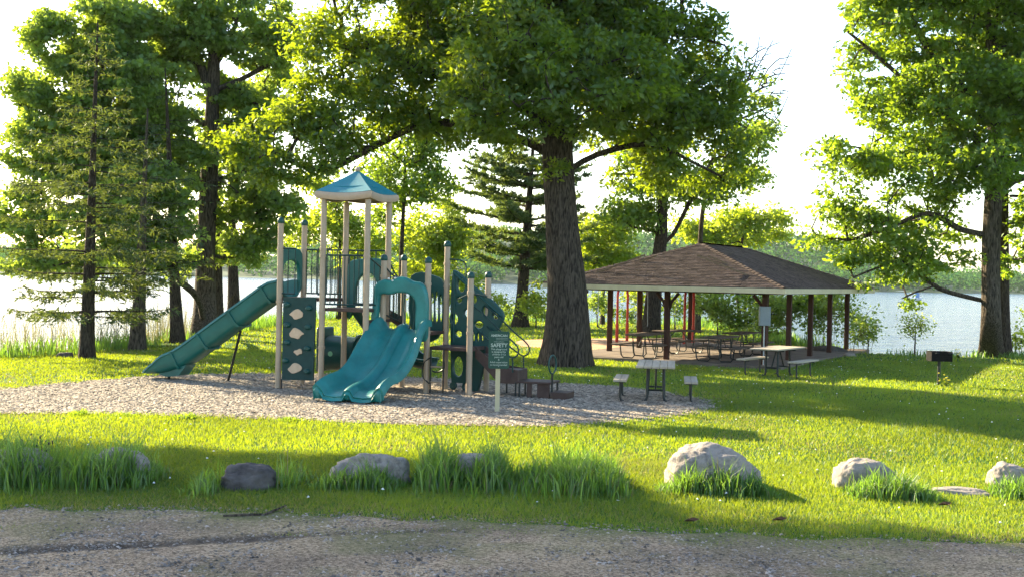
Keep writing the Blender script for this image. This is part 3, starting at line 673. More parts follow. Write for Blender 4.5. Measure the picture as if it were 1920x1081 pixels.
broadleaf('bank_tree', 'broad trunk with crooked limbs rising behind the pavilion roof', G2, b,
    [(1224, 570), (1232, 500), (1240, 440), (1243, 370), (1246, 300)], 0.42,
    [[(1243, 455), (1262, 440), (1290, 385), (1305, 350)], [(1243, 460), (1285, 450), (1330, 452), (1360, 450), (1382, 438)], [(1240, 440), (1210, 430), (1185, 425), (1160, 405)], [(1243, 380), (1215, 350), (1195, 330)]],
    [(1200, 380, 60, 50), (1260, 350, 60, 40), (1160, 390, 35, 30), (1330, 360, 60, 40), (1380, 330, 50, 35), (1230, 290, 80, 40), (1400, 270, 45, 40), (1215, 420, 35, 15)], 56, 230, 50, 0.2, leafM, barkC, seed=41, cl_r=0.7, rlimb=0.5, seg=24)
b = dbase(1308, 58)
_r = random.Random(4); dead = []
for (x0_, y0_, x1_, y1_) in ((1370, 225, 1424, 70), (1380, 215, 1484, 92), (1378, 225, 1478, 160), (1365, 220, 1384, 95), (1375, 240, 1470, 210), (1372, 215, 1448, 72)):
    for q in range(7):
        t_ = 0.25+0.7*q/7; ax_ = x0_+(x1_-x0_)*t_; ay_ = y0_+(y1_-y0_)*t_; an = math.atan2(y1_-y0_, x1_-x0_)+_r.choice((-1, 1))*(0.35+0.4*_r.random()); l_ = (18+26*_r.random())*(1.2-t_*0.6)
        dead.append([(ax_, ay_), (ax_+math.cos(an)*l_*0.5, ay_+math.sin(an)*l_*0.5), (ax_+math.cos(an+0.15)*l_, ay_+math.sin(an+0.15)*l_)])
broadleaf('bank_tree', 'slim leaning pale trunk with leafless twigs at the top right of the oak', G2, b,
    [(1310, 540), (1313, 450), (1320, 380), (1336, 300), (1365, 220), (1395, 160)], 0.16,
    [[(1365, 220), (1390, 170), (1415, 120), (1424, 70)], [(1375, 205), (1420, 170), (1455, 150), (1484, 92)], [(1385, 180), (1392, 130), (1400, 80)], [(1370, 230), (1410, 215), (1440, 200), (1470, 170)],
     [(1405, 150), (1430, 110), (1450, 75)], [(1350, 250), (1400, 240), (1450, 230), (1478, 180)], [(1395, 160), (1380, 110), (1375, 85)], [(1420, 170), (1440, 130), (1462, 110)]]+dead,
    [(1440, 150, 25, 14), (1430, 195, 30, 18), (1410, 250, 45, 28), (1440, 240, 30, 20), (1400, 330, 40, 30)], 58, 75, 32, 0.19, leafL, barkB, seed=42, cl_r=0.55, rlimb=0.40, seg=14, tip_r=0.021)

# shrubs on the bank behind the pavilion and by the water
G3 = 'shrubs on the bank'
for lab, px, D_, lo, nc, np_, ls, lm, sd2 in [
    ('leafy shrub behind the middle pavilion posts', 1345, 53, [(1335, 580, 35, 30), (1365, 600, 30, 25), (1320, 560, 25, 20)], 60, 45, 0.17, leafL, 51),
    ('dense bright shrub left of the grey electrical box', 1400, 52, [(1395, 585, 28, 35), (1410, 570, 20, 20)], 45, 45, 0.17, leafM, 52),
    ('tall leafy shrub between the right pavilion posts', 1480, 51, [(1470, 590, 40, 35), (1510, 570, 30, 30)], 75, 45, 0.17, leafL, 53),
    ('spreading twiggy shrub just outside the rightmost pavilion post', 1590, 49, [(1575, 590, 35, 40), (1610, 600, 30, 30), (1560, 560, 30, 20)], 60, 32, 0.15, leafL, 54),
    ('small pale feathery sapling standing alone before the water', 1716, 43.6, [(1716, 612, 22, 22), (1708, 630, 16, 12), (1722, 600, 12, 12)], 38, 26, 0.09, leafY, 55),
    ('thin shrub left of the red swings seen past the oak trunk', 1120, 62, [(1115, 570, 25, 30), (1135, 590, 15, 20)], 34, 36, 0.17, leafL, 56),
    ('yellow green shrub between pine trunk and oak trunk', 1005, 60, [(1000, 570, 20, 28), (1010, 540, 12, 18)], 36, 40, 0.17, leafY, 57),
    ('low shrub by the water right of the big maple', 1905, 45.5, [(1905, 625, 22, 26), (1935, 610, 25, 30)], 40, 32, 0.13, leafY, 58),
    ('shrub behind the swing posts', 1265, 60, [(1262, 575, 20, 30), (1185, 590, 18, 22)], 34, 36, 0.17, leafL, 59),
    ('airy shrub behind the near corner post with the grey box', 1440, 50, [(1435, 600, 30, 35), (1450, 570, 20, 20)], 45, 45, 0.16, leafL, 61),
    ('thin tall shrub between the two rightmost pavilion posts', 1545, 50, [(1545, 595, 28, 40), (1530, 570, 20, 20)], 45, 40, 0.16, leafM, 62),
    ('outermost wispy shrub at the right end of the pavilion shrubs', 1628, 47, [(1622, 600, 22, 40), (1610, 630, 25, 15)], 34, 30, 0.14, leafL, 63),
    ('yellowish shrub behind the red swing arch', 1205, 62, [(1200, 560, 25, 25), (1215, 590, 22, 18)], 34, 40, 0.17, leafY, 64),
    ('low green shrub on the bank behind the playground stairs', 960, 66, [(950, 590, 30, 14)], 26, 36, 0.17, leafL, 65),
    ('bushy green shrub filling the gap left of the pine', 880, 64, [(880, 550, 30, 30), (860, 575, 25, 20)], 40, 44, 0.17, leafM, 66),
    ('leafy shrub on the bank right of the pine trunk', 1035, 63, [(1015, 590, 25, 18)], 26, 40, 0.17, leafL, 67),
    ('yellow green shrub left of the pine trunk', 930, 63, [(925, 575, 25, 20), (900, 560, 15, 20)], 36, 40, 0.17, leafY, 60)]:
    b = dbase(px, D_); l0 = lo[0]; lo = [(q[0], q[1], q[2]*1.25, q[3]*1.15) for q in lo]; np_ = int(np_*0.72); ls *= 0.85; nc = int(nc*1.25)
    broadleaf('shrub', lab, G3, b, [(px, l0[1]+25), (l0[0], l0[1])], 0.035, [], lo, D_, nc, np_, ls, lm, barkC, seed=sd2, voids=0.5, cl_r=0.50, seg=8, tip_r=0.007, cat='shrub', flare=0.1, rlimb=0.9)

# ------------------------------------------------------------------ far shore
HR = [(-1500, 452), (0, 462), (400, 458), (700, 440), (850, 428), (1000, 426), (1150, 436), (1250, 428), (1350, 428), (1450, 434), (1550, 452), (1620, 474), (1700, 492), (1800, 503), (2000, 512), (3500, 520)]
FS = 640.0
def hill(x, y):
    """far shore terrain: x, y world; ridge height read from the skyline"""
    px = 960+F*x/900.0
    top = np.interp(px, [p[0] for p in HR], [518+0.021*(p[0]-960)-p[1] for p in HR])/F*900.0+H-9.0
    t = np.clip((y-FS-(vnoise(x, x*0, 0.006, 2)-0.5)*120)/260.0, 0, 1); t = t*t*(3-2*t)
    return WATER-1+t*(top+1.4)*(0.9+0.2*vnoise(x, y, 0.01, 2))
v, f = sheet(np.linspace(-1300, 1300, 90), np.linspace(560, 1150, 30), hill)
tag(npmesh('wooded_hill', v, f, noisy('hill_ground', (0.03, 0.06, 0.02), (0.05, 0.09, 0.03), 0.05), smooth=True), 'wooded hills beyond the lake', kind='structure')
rg = np.random.default_rng(77); NT = 2600
hx = rg.uniform(-520, 480, NT*2); hy = FS+rg.random(NT*2)**1.4*300-20
zz = hill(hx, hy); k = zz > WATER+0.3; hx, hy, zz = hx[k][:NT], hy[k][:NT], zz[k][:NT]
tr = rg.uniform(3.0, 5.5, len(hx)); C = np.stack([hx, hy, zz+tr*1.25], 1)
v, f, t = leaf_cloud(C, tr, 46, 1.65, asp=0.8, flat=1.25, rg=rg, up=0.6)
tag(npmesh('far_forest', v, f, leafH, None, t, 'stuff'), 'wood covering the hills across the lake')

# ------------------------------------------------------------------ pavilion
t0 = P6.copy(); t0.z = 0
pav = thing('pavilion', 'open picnic pavilion with hipped brown shingle roof on dark timber posts', 'pavilion', t0)
zf = 0.07
mb = MB(); q = [tuple(p) for p in SLAB]
mb.add([(p[0], p[1], -0.2) for p in q]+[(p[0], p[1], zf) for p in q], [(0, 3, 2, 1), (4, 5, 6, 7), (0, 1, 5, 4), (1, 2, 6, 5), (2, 3, 7, 6), (3, 0, 4, 7)])
mb.build('floor_slab', concrete, pav)
Mp = Matrix(((pv.x, pu.x, 0), (pv.y, pu.y, 0), (0, 0, 1)))        # columns = long axis, short axis, up
ZE = 2.32; OH = 0.8; Lr, Wr = 12.2, 7.7; RISE = 1.38; hr = Wr/2
spots = [(2.65*i, 0) for i in range(5)]+[(2.65*i, 6.1) for i in range(5)]+[(0, 3.05), (10.6, 3.05)]
for (a, b) in spots:
    mb = MB(); mb.box(PAV(a, b, (zf+2.12)/2), (0.15, 0.15, 2.12-zf), M=Mp)
    o = mb.build('post', redwood, pav, bevel=0.008)
    if (a, b) in ((0, 0), (0, 3.05), (0, 6.1)):
        for s_ in (-1, 1):
            if (b == 0 and s_ < 0 and a == 0): s_ = 0
            if b == 6.1 and s_ > 0: continue
            if s_ == 0: continue
            br = MB(); br.tube([PAV(a, b+s_*0.07, 1.62), PAV(a, b+s_*0.14, 1.85), PAV(a, b+s_*0.36, 2.10)], [0.05, 0.055, 0.06], 4)
            br.build('brace', redwood, o)
# beams on the posts
for b in (0, 6.1):
    MB().box(PAV(5.3, b, 2.19), (10.9, 0.14, 0.14), M=Mp).build('beam', redwood, pav)
for a in (0, 10.6):
    MB().box(PAV(a, 3.05, 2.19), (0.14, 5.95, 0.14), M=Mp).build('beam', redwood, pav)
def RP(a, b, z): return PAV(a-OH, b-OH, z)                       # roof frame, corner near the camera = origin
c00, c10, c11, c01 = RP(0, 0, ZE), RP(Lr, 0, ZE), RP(Lr, Wr, ZE), RP(0, Wr, ZE)
r0_, r1_ = RP(hr, hr, ZE+RISE), RP(Lr-hr, hr, ZE+RISE)
mb = MB(); dz = Vector((0, 0, -0.06))
vs8 = [c00, c10, c11, c01, r0_, r1_]; mb.add(vs8+[p+dz for p in vs8], [(0, 1, 5, 4), (1, 2, 5), (2, 3, 4, 5), (3, 0, 4), (7, 6, 10, 11), (8, 7, 11), (9, 8, 11, 10), (6, 9, 10)])
mb.build('roof_deck', soffit, pav)
# fascia boards, butt ended
for (a, b, n_, ax) in ((Lr/2, -0.012, Lr+0.05, 0), (Lr/2, Wr+0.012, Lr+0.05, 0), (-0.012, Wr/2, Wr-0.002, 1), (Lr+0.012, Wr/2, Wr-0.002, 1)):
    MB().box(RP(a, b, ZE-0.085), (n_, 0.024, 0.15) if ax == 0 else (0.024, n_, 0.15), M=Mp).build('fascia', cream, pav, bevel=0.003)
# rafters under the eaves
for i in range(1, 12):
    for (b0, b1) in ((0.03, 3.0), (Wr-0.03, Wr-3.0)):
        h = abs(b1-b0)*RISE/hr; mb = MB(); mb.tube([RP(i, b0, ZE-0.13), RP(i, b1, ZE-0.13+h)], 0.035, 4); mb.build('rafter', soffit, pav)
# shingles
def shingle_face(e0, e1, t1, t0, rows):
    e0, e1, t1, t0 = map(Vector, (e0, e1, t1, t0)); X = (e1-e0).normalized(); Lf = (e1-e0).length
    up = ((t0+t1)/2-(e0+e1)/2); up = up-X*up.dot(X); hgt = up.length; U = up.normalized(); N = X.cross(U).normalized()
    if N.z < 0: N = -N
    sa = (t0-e0).dot(X)/hgt; sb = (e1-t1).dot(X)/hgt; ex = hgt/rows; V = []; Fc = []; T = []
    for r_ in range(rows):
        h0 = r_*ex-0.02*(r_ == 0); h1 = (r_+1)*ex+0.02; x0 = sa*max(h0, 0); x1 = Lf-sb*max(h0, 0)
        x = x0-random.random()*0.3; rowt = random.random()*0.3
        while x < x1:
            w_ = 0.14+0.20*random.random(); xa = max(x, x0); xb = min(x+w_-0.012, x1)
            x += w_
            if xb-xa < 0.02: continue
            xa1 = max(xa, min(sa*min(h1, hgt), xb)); xb1 = min(xb, max(Lf-sb*min(h1, hgt), xa))
            th = 0.014+0.012*random.random(); j = (random.random()-0.5)*0.012
            p = [e0+X*xa+U*(h0+j)+N*0.002, e0+X*xb+U*(h0+j)+N*0.002, e0+X*xa+U*(h0+j)+N*th, e0+X*xb+U*(h0+j)+N*th, e0+X*xb1+U*h1+N*0.004, e0+X*xa1+U*h1+N*0.004]
            o = len(V); V += [tuple(q) for q in p]; Fc += [(o, o+1, o+3, o+2), (o+2, o+3, o+4, o+5), (o, o+2, o+5, o), (o+1, o+4, o+3, o+1)]
            T += [min(1, rowt*0.4+random.random()*0.88)]*6
    Fc = [f for f in Fc if f[0] != f[3]]
    return V, Fc, T
V = []; Fc = []; T = []
for (a_, b_, c_, d_) in ((c00, c10, r1_, r0_), (c10, c11, r1_, r1_), (c11, c01, r0_, r1_), (c01, c00, r0_, r0_)):
    v, f, t = shingle_face(a_, b_, c_, d_, 29); o = len(V); V += v; Fc += [tuple(i+o for i in q_) for q_ in f]; T += t
so = npmesh('roof_shingles', np.array(V), np.array(Fc), shing, pav, np.array(T), 'stuff')
# ridge and hip caps
for (p, q_) in ((c00, r0_), (c10, r1_), (c11, r1_), (c01, r0_), (r0_, r1_)):
    n = int((q_-p).length/0.22); d = (q_-p).normalized(); s_ = d.cross(Vector((0, 0, 1))).normalized(); mb = MB()
    tt = []
    for i in range(n):
        a = p+d*(i*0.22)+Vector((0, 0, 0.022)); b = a+d*0.26; u1 = Vector((0, 0, 0.02)); dn = Vector((0, 0, -0.038))
        mb.add([a+s_*0.12+dn+u1, a+u1*1.4, a-s_*0.12+dn+u1, b+s_*0.12+dn, b, b-s_*0.12+dn], [(0, 1, 4, 3), (1, 2, 5, 4)])
    mb.build('ridge_cap', shing, pav)
# electrical box on the near corner post
bx_ = PAV(-0.0, -0.0, 0); ux = Vector((1, 0, 0)); o = MB().box(bx_+Vector((-0.04, -0.16, 1.50)), (0.33, 0.14, 0.56)).build('electrical_box', noisy('grey_box_paint', (0.20, 0.23, 0.24), (0.25, 0.28, 0.29), 3, rough=0.5), pav, bevel=0.01)
MB().box(bx_+Vector((-0.04, -0.235, 1.50)), (0.28, 0.012, 0.5)).build('box_door', MATS['grey_box_paint'], o, bevel=0.003)
MB().tube([bx_+Vector((-0.04, -0.13, 1.23)), bx_+Vector((-0.04, -0.13, 0.07))], 0.022, 8).build('conduit', steel, o, smooth=True)

# ------------------------------------------------------------------ picnic tables
def plank_row(root, name, mat, L, W, n, z, th=0.04, along='y', x0=0.0, gap=0.008, rnd=None):
    """planks laid across or along; returns the part objects"""
    if along == 'y':
        pw = (W-gap*(n-1))/n
        for i in range(n):
            MB().box((x0-W/2+pw/2+i*(pw+gap), 0, z), (pw, L, th)).build(name, mat, root, bevel=0.005)
    else:
        pw = (L-gap*(n-1))/n
        for i in range(n):
            MB().box((x0, -L/2+pw/2+i*(pw+gap), z), (W, pw, th)).build(name, mat, root, bevel=0.005)
def pedestal_table(label, loc, rz, L=2.1, W=0.78, group=None, mat=woodg):
    r_ = thing('picnic_table', label, 'picnic table', loc, rz, group, world=False)
    plank_row(r_, 'plank', mat, L, W, 5, 0.745)
    for sy in (-1, 1):
        y = sy*0.42
        MB().box((0, y, 0.70), (W-0.1, 0.06, 0.045)).build('table_batten', black, r_)
        for sx in (-1, 1):
            MB().tube([(sx*0.16, y, 0.69), (sx*0.17, y, 0.10), (sx*0.19, y+sy*0.02, 0.03), (sx*0.26, y+sy*0.02, 0.0)], 0.03, 8).build('leg', black, r_, smooth=True)
        MB().tube([(-0.17, y, 0.24), (0.17, y, 0.24)], 0.022, 8).build('leg_brace', black, r_, smooth=True)
        MB().tube([(0, y, 0.26), (0, y-sy*0.3, 0.69)], 0.02, 8).build('leg_brace', black, r_, smooth=True)
    return r_
def bench(label, loc, rz, L=1.6, W=0.27, group=None, mat=woodg):
    r_ = thing('bench', label, 'bench', loc, rz, group, world=False)
    MB().box((-W/4-0.002, 0, 0.435), (W/2-0.004, L, 0.045)).build('plank', mat, r_, bevel=0.005)
    MB().box((W/4+0.002, 0, 0.435), (W/2-0.004, L, 0.045)).build('plank', mat, r_, bevel=0.005)
    for sy in (-1, 1):
        MB().box((0, sy*0.5, 0.397), (W-0.04, 0.05, 0.03)).build('seat_batten', black, r_)
        MB().tube([(0, sy*0.5, 0.38), (0, sy*0.5, 0.08), (0.02, sy*0.5, 0.02), (0.08, sy*0.5, 0.0)], 0.024, 8).build('leg', black, r_, smooth=True)
    return r_
a1 = -R(7.5)
TA = G(1229, 748); TA.z = hz(TA.x, TA.y)
pedestal_table('small weathered picnic table seen end on at the edge of the wood chips', TA, a1)
for sx, lab in ((-1, 'short low bench left of the small end-on picnic table'), (1, 'short low bench right of the small end-on picnic table')):
    p = TA+Vector((sx*0.72*math.cos(a1), sx*0.72*math.sin(a1), 0)); bench(lab, p, a1, 1.5)
a2 = -R(34)
TB = G(1459, 700); TB = PD(1459, 650, 33.0); TB.z = hz(TB.x, TB.y)
pedestal_table('sunlit picnic table on the grass in front of the near pavilion corner', TB, a2, 2.0, 0.78)
for sx, lab in ((-1, 'bench left of the sunlit table at the near pavilion corner'), (1, 'bench right of the sunlit table at the near pavilion corner')):
    p = TB+Vector((sx*0.72*math.cos(a2), sx*0.72*math.sin(a2), 0)); bench(lab, p, a2, 1.6)
# tables with bent tube frames under the roof
def frame_table(label, loc, rz):
    r_ = thing('picnic_table', label, 'picnic table', loc, rz, 'tube framed picnic tables under the pavilion roof', world=False)
    plank_row(r_, 'table_plank', woodd, 1.85, 0.72, 5, 0.74)
    for sx in (-1, 1):
        for k in (-1, 1): MB().box((sx*0.66+k*0.068, 0, 0.44), (0.13, 1.85, 0.038)).build('seat_plank', woodd, r_, bevel=0.004)
    for sy in (-1, 1):
        y = sy*0.6
        pts = [(-0.74, y, 0.41), (-0.60, y, 0.41), (-0.56, y, 0.12), (-0.50, y, 0.035), (-0.2, y, 0.03), (-0.14, y, 0.10), (-0.2, y, 0.70), (0.2, y, 0.70), (0.14, y, 0.10), (0.2, y, 0.03), (0.50, y, 0.035), (0.56, y, 0.12), (0.60, y, 0.41), (0.74, y, 0.41)]
        MB().tube(pts, 0.021, 8).build('frame', black, r_, smooth=True)
        MB().tube([(-0.60, y, 0.40), (0.60, y, 0.40)], 0.016, 6).build('cross_bar', black, r_, smooth=True)
        MB().tube([(0, y, 0.40), (0, y-sy*0.4, 0.70)], 0.016, 6).build('brace', black, r_, smooth=True)
    return r_
proto = None
ang = R(62)
for lab, px, D_, an in [('dark tube framed picnic table just left of the pavilion front middle post', 1210, 38.0, 24),
                    ('dark tube framed picnic table behind the pavilion front middle post', 1272, 41.0, 48),
                    ('dark tube framed picnic table between middle post and near corner post', 1352, 37.2, 26),
                    ('dark tube framed picnic table left of the post with the grey box, set further back', 1392, 40.4, 30)]:
    p = PD(px, 600, D_); p.z = zf
    if proto is None: proto = frame_table(lab, p, -R(an))
    else:
        c = copy_tree(proto); c['label'] = lab; c.location = p; c.rotation_euler = (0, 0, -R(an))

# ------------------------------------------------------------------ swings
SW = G(1291, 646); SW0 = G(1166, 640); SW.z = SW0.z = 0
dsw = (SW-SW0); dsw.z = 0; Ls = dsw.length; dsw.normalize(); nsw = Vector((0.62, 1.35, 0)).normalized()
sw = thing('swing_set', 'red steel arch swing set on the sand seen through the pavilion posts', 'swing set', SW0)
for k in (-1, 0, 1):
    c = SW0+dsw*Ls*k; pts = []
    for s_ in (-1, 1):
        pass
    hw = 0.60; zt = 2.30
    arc = [c-nsw*hw+Vector((0, 0, -0.1)), c-nsw*hw+Vector((0, 0, 1.85))]+[c+nsw*(-hw*math.cos(math.pi*t))+Vector((0, 0, 1.85+(zt-1.85)*math.sin(math.pi*t))) for t in (0.17, 0.33, 0.5, 0.67, 0.83)]+[c+nsw*hw+Vector((0, 0, 1.85)), c+nsw*hw+Vector((0, 0, -0.1))]
    MB().tube(arc, 0.05, 10).build('arch_leg', redp, sw, smooth=True)
    for s_ in (-1, 1): MB().tube([c+nsw*hw*s_+Vector((0, 0, 0)), c+nsw*hw*s_+Vector((0, 0, 0.75))], 0.065, 10).build('leg_sleeve', redp, sw, smooth=True)
MB().tube([SW0-dsw*Ls+Vector((0, 0, 2.30)), SW+Vector((0, 0, 2.30))], 0.05, 10).build('top_beam', redp, sw, smooth=True)
seat_m = noisy('black_rubber', (0.015, 0.015, 0.016), (0.03, 0.03, 0.03), 5)
for t_ in (-0.72, -0.30, 0.30, 0.72):
    c = SW0+dsw*Ls*t_; st = MB()
    pr = [(-0.24, 0.14), (-0.18, 0.03), (0, -0.03), (0.18, 0.03), (0.24, 0.14)]
    s_ = MB().grid([[c+dsw*x+nsw*y+Vector((0, 0, 0.52+z)) for x, z in pr] for y in (-0.07, 0.07)]).build('swing_seat', seat_m, sw, solid=0.015)
    for k in (-1, 1):
        MB().tube([c+dsw*0.24*k+Vector((0, 0, 0.66)), c+dsw*0.22*k+Vector((0, 0, 2.26))], 0.012, 5).build('chain', steel, s_, smooth=True)

# ------------------------------------------------------------------ grill
g = gbase(1760, 720)
gr = thing('park_grill', 'black charcoal park grill on a single post in the lawn', 'grill', g)
MB().tube([g+Vector((0, 0, -0.1)), g+Vector((0, 0, 0.62))], 0.04, 12).build('post', black, gr, smooth=True)
soot = noisy('sooty_iron', (0.008, 0.008, 0.008), (0.018, 0.016, 0.015), 20, rough=0.85, spec=0.1)
mb = MB(); W2, D2, h2 = 0.26, 0.20, 0.24; z0_ = 0.62; t_ = 0.012
mb.box(g+Vector((0, 0, z0_)), (2*W2, 2*D2, t_)); mb.box(g+Vector((0, -D2, z0_+0.07)), (2*W2, t_, 0.13)); mb.box(g+Vector((0, D2, z0_+h2/2)), (2*W2, t_, h2))
mb.box(g+Vector((-W2, 0, z0_+h2/2)), (t_, 2*D2, h2)); mb.box(g+Vector((W2, 0, z0_+h2/2)), (t_, 2*D2, h2))
mb.box(g+Vector((0, -D2-0.01, z0_+0.19)), (2*W2, 0.01, 0.10))
mb.build('firebox', soot, gr)
gt = MB()
for i in range(11): gt.tube([g+Vector((-W2+0.03+i*0.046, -D2-0.02, z0_+0.2)), g+Vector((-W2+0.03+i*0.046, D2-0.01, z0_+0.2))], 0.006, 5)
gt.tube([g+Vector((-W2-0.01, -D2-0.02, z0_+0.2)), g+Vector((W2+0.01, -D2-0.02, z0_+0.2))], 0.008, 5)
gt.build('grate', soot, gr)
for s_ in (-1, 1): MB().tube([g+Vector((s_*0.18, -D2-0.02, z0_+0.2)), g+Vector((s_*0.18, -D2-0.13, z0_+0.21)), g+Vector((s_*0.12, -D2-0.13, z0_+0.21))], 0.011, 6).build('handle', black, gr, smooth=True)

# ------------------------------------------------------------------ safety sign
sp = gbase(932, 771)
sg = thing('safety_sign', 'green playground safety sign on a pale wooden post', 'sign', sp)
MB().box(sp+Vector((0, 0, 0.42)), (0.085, 0.06, 1.05)).build('post', noisy('pale_post_wood', (0.42, 0.38, 0.24), (0.52, 0.47, 0.31), 4, rough=0.8, stretch=(1, 1, 0.1)), sg, bevel=0.006)
ds = 22.8; bw = 0.385; bh = 0.69; bz = 1.165
cO = sp+Vector((0.012, -0.055, bz)); out = []
for (sx, sz) in ((1, 1), (-1, 1), (-1, -1), (1, -1)):
    for k in range(5):
        an = {(1, 1): 0, (-1, 1): 90, (-1, -1): 180, (1, -1): 270}[(sx, sz)]+k*22.5
        out.append((sx*(bw/2-0.04)+0.04*math.cos(R(an)), sz*(bh/2-0.04)+0.04*math.sin(R(an))))
XS = Vector((1, 0.05, 0)).normalized(); ZS = Vector((0, 0, 1))
plate('sign_board', out, [], cO, XS, noisy('sign_green', (0.012, 0.055, 0.042), (0.018, 0.07, 0.052), 3, rough=0.5), sg, th=0.012, bev=0.002)
signw = noisy('sign_lettering', (0.34, 0.40, 0.35), (0.42, 0.48, 0.43), 3, rough=0.6)
NS = XS.cross(ZS)
def line(txt, size, y, bold=0.0, sx=1.0, name='lettering'):
    return text_mesh(name, txt, size, cO+NS*0.0085+ZS*y, XS, ZS, signw, sg, bold, sx)
if NS.y > 0: NS = -NS
line('AMERICAN', 0.062, 0.245, 0.0012, 1.0); line('PARKS COMPANY', 0.022, 0.145, 0, 1.1)
line('SAFETY', 0.092, 0.055, 0.002, 1.0)
for i, tx in enumerate(['This playground', 'is designed for', 'children 5-12', 'years old', '&', 'Adult supervision', 'is recommended']):
    line(tx, 0.046, 0.0-0.048*i, 0.0004, 1.0)
mb = MB(); mb.box(cO+NS*0.0085+ZS*0.215, (bw*0.86, 0.001, 0.004)); mb.box(cO+NS*0.0085+ZS*0.19, (bw*0.86, 0.001, 0.004)); mb.box(cO+NS*0.0085+ZS*0.125, (bw*0.86, 0.001, 0.004)); mb.build('rule_lines', signw, sg)
for z in (0.27, -0.30): MB().ball(cO+NS*0.008+ZS*z, 0.008).build('bolt', steel, sg, smooth=True)

# ------------------------------------------------------------------ playground structure
A0 = G(521, 725); A0.z = 0
U = Vector((math.cos(R(19.5)), -math.sin(R(19.5)), 0)); Vv = Vector((math.sin(R(19.5)), math.cos(R(19.5)), 0)); S = 1.04; UP = Vector((0, 0, 1))
def lerp(a, b, t): return a+(b-a)*t
A = A0; B = A+Vv*S; Cc = A+U*S; Dd = B+U*S; E = Cc+U*S; Ff = Dd+U*S
Gg = Ff-Vector((0, 0.44, 0))+U*0.0; Gg.x = PD(718, 600, Gg.y).x; I = Gg+U*S; K = I+U*S*0.94; Hh = Gg+Vv*S; J = Hh+U*S; L_ = J+U*S*0.94
pl = thing('play_structure', 'large teal and tan playground climber with slides, towers and climbing panels on wood chips', 'playground structure', A0)
Z1, Z2, Z3, Z4 = 1.95, 1.75, 1.28, 0.98
def post(p, top, cap=True):
    o = MB().tube([p+UP*-0.2, p+UP*top], 0.0635, 16).build('post', tan, pl, smooth=True)
    if cap:
        MB().lathe([(0.067, -0.02), (0.078, 0.0), (0.080, 0.035), (0.070, 0.075), (0.045, 0.105), (0.004, 0.12)], p+UP*top, 16).build('post_cap', green, o, smooth=True, angle=60)
    return o
def clamp(o, p, z): MB().lathe([(0.066, -0.03), (0.076, -0.028), (0.076, 0.028), (0.066, 0.03)], p+UP*z, 16).build('clamp', tan, o, smooth=True)
for p, top, cap, cl in ((A, 3.56, 1, (Z1+1.05, Z1-0.1)), (B, 3.56, 1, (Z1+1.05, Z1-0.1)), (Cc, 4.06, 0, (Z1+1.05, Z2+1.1, Z2-0.1, 0.9)), (Dd, 4.06, 0, (Z1+1.05, Z2+1.1)), (E, 4.06, 0, (Z2+1.1, Z2-0.1)), (Ff, 4.06, 0, (Z2+1.1, Z2-0.1)),
                        (Gg, 2.80, 1, (2.45, Z3)), (Hh, 2.82, 1, (2.45, Z3)), (I, 2.76, 1, (2.30, Z3)), (J, 3.14, 1, (2.75, 2.25, Z4)), (K, 2.46, 1, (2.15, 1.3)), (L_, 2.48, 1, (2.05, 1.3))):
    o = post(p, top, cap)
    for z in cl: clamp(o, p, z)
def deck(q, z, name='deck'):
    c = sum(q, Vector())/len(q); ins = [lerp(p, c, 0.05) for p in q]; n = len(q)
    mb = MB(); mb.add([p+UP*(z-0.07) for p in ins]+[p+UP*z for p in ins], [tuple(range(n))[::-1], tuple(range(n, 2*n))]+[(i, (i+1) % n, n+(i+1) % n, n+i) for i in range(n)])
    return mb.build(name, brown, pl)
for q, z in (([A, Cc, Dd, B], Z1), ([Cc, E, Ff, Dd], Z2), ([Gg, I, J, Hh], Z3), ([I, K, L_, J], Z4)): deck(q, z)
MB().add([lerp(E, Ff, .15)+UP*1.52, Gg+UP*1.52, Hh+UP*1.52, Ff+UP*1.52, lerp(E, Ff, .15)+UP*1.46, Gg+UP*1.46, Hh+UP*1.46, Ff+UP*1.46], [(0, 1, 2, 3), (7, 6, 5, 4), (0, 4, 5, 1), (1, 5, 6, 2), (2, 6, 7, 3), (3, 7, 4, 0)]).build('transfer_step', brown, pl)
MB().add([Ff+UP*1.52, Hh+UP*1.28, Hh+UP*1.55, Ff+UP*1.75], [(0, 1, 2, 3)]).build('step_side', brown, pl, solid=0.02)
def railing(p, q, z0, z1, n=6, mat=greenrail, zq0=None, zq1=None, sag=0.0):
    zq0 = z0 if zq0 is None else zq0; zq1 = z1 if zq1 is None else zq1
    a, b = lerp(p, q, 0.07), lerp(p, q, 0.93)
    mb = MB()
    top = [lerp(a+UP*z1, b+UP*zq1, t)-UP*sag*math.sin(math.pi*t) for t in np.linspace(0, 1, 7)]
    mb.tube(top, 0.018, 8)
    o = mb.build('railing', mat, pl, smooth=True)
    MB().tube([a+UP*z0, b+UP*zq0], 0.018, 8).build('bottom_rail', mat, o, smooth=True)
    for i in range(n+1):
        t = i/n; lo = lerp(a+UP*z0, b+UP*zq0, t); hi = lerp(a+UP*z1, b+UP*zq1, t)-UP*sag*math.sin(math.pi*t)
        MB().tube([lo, hi], 0.0125, 6).build('bar', mat, o, smooth=True)
    return o
railing(B, Dd, Z1+0.08, Z1+1.05, 7); railing(Dd, Ff, Z2+0.08, Z1+1.05, 4)
railing(Cc, E, Z2+0.08, Z2+1.12, 8); railing(E, lerp(E, Ff, 0.95), Z2+0.08, Z2+1.10, 3, zq1=Z2+0.80)
railing(Gg+Vv*0.05, Hh, 1.62, 2.62, 4, sag=0.06, zq0=1.42, zq1=2.40); railing(lerp(Ff, Hh, 0.1), Hh, 1.65, 2.70, 4, sag=0.1, zq1=2.42, zq0=1.42)
railing(A, lerp(A, Cc, 0.38), Z1+0.08, Z1+1.05, 2)
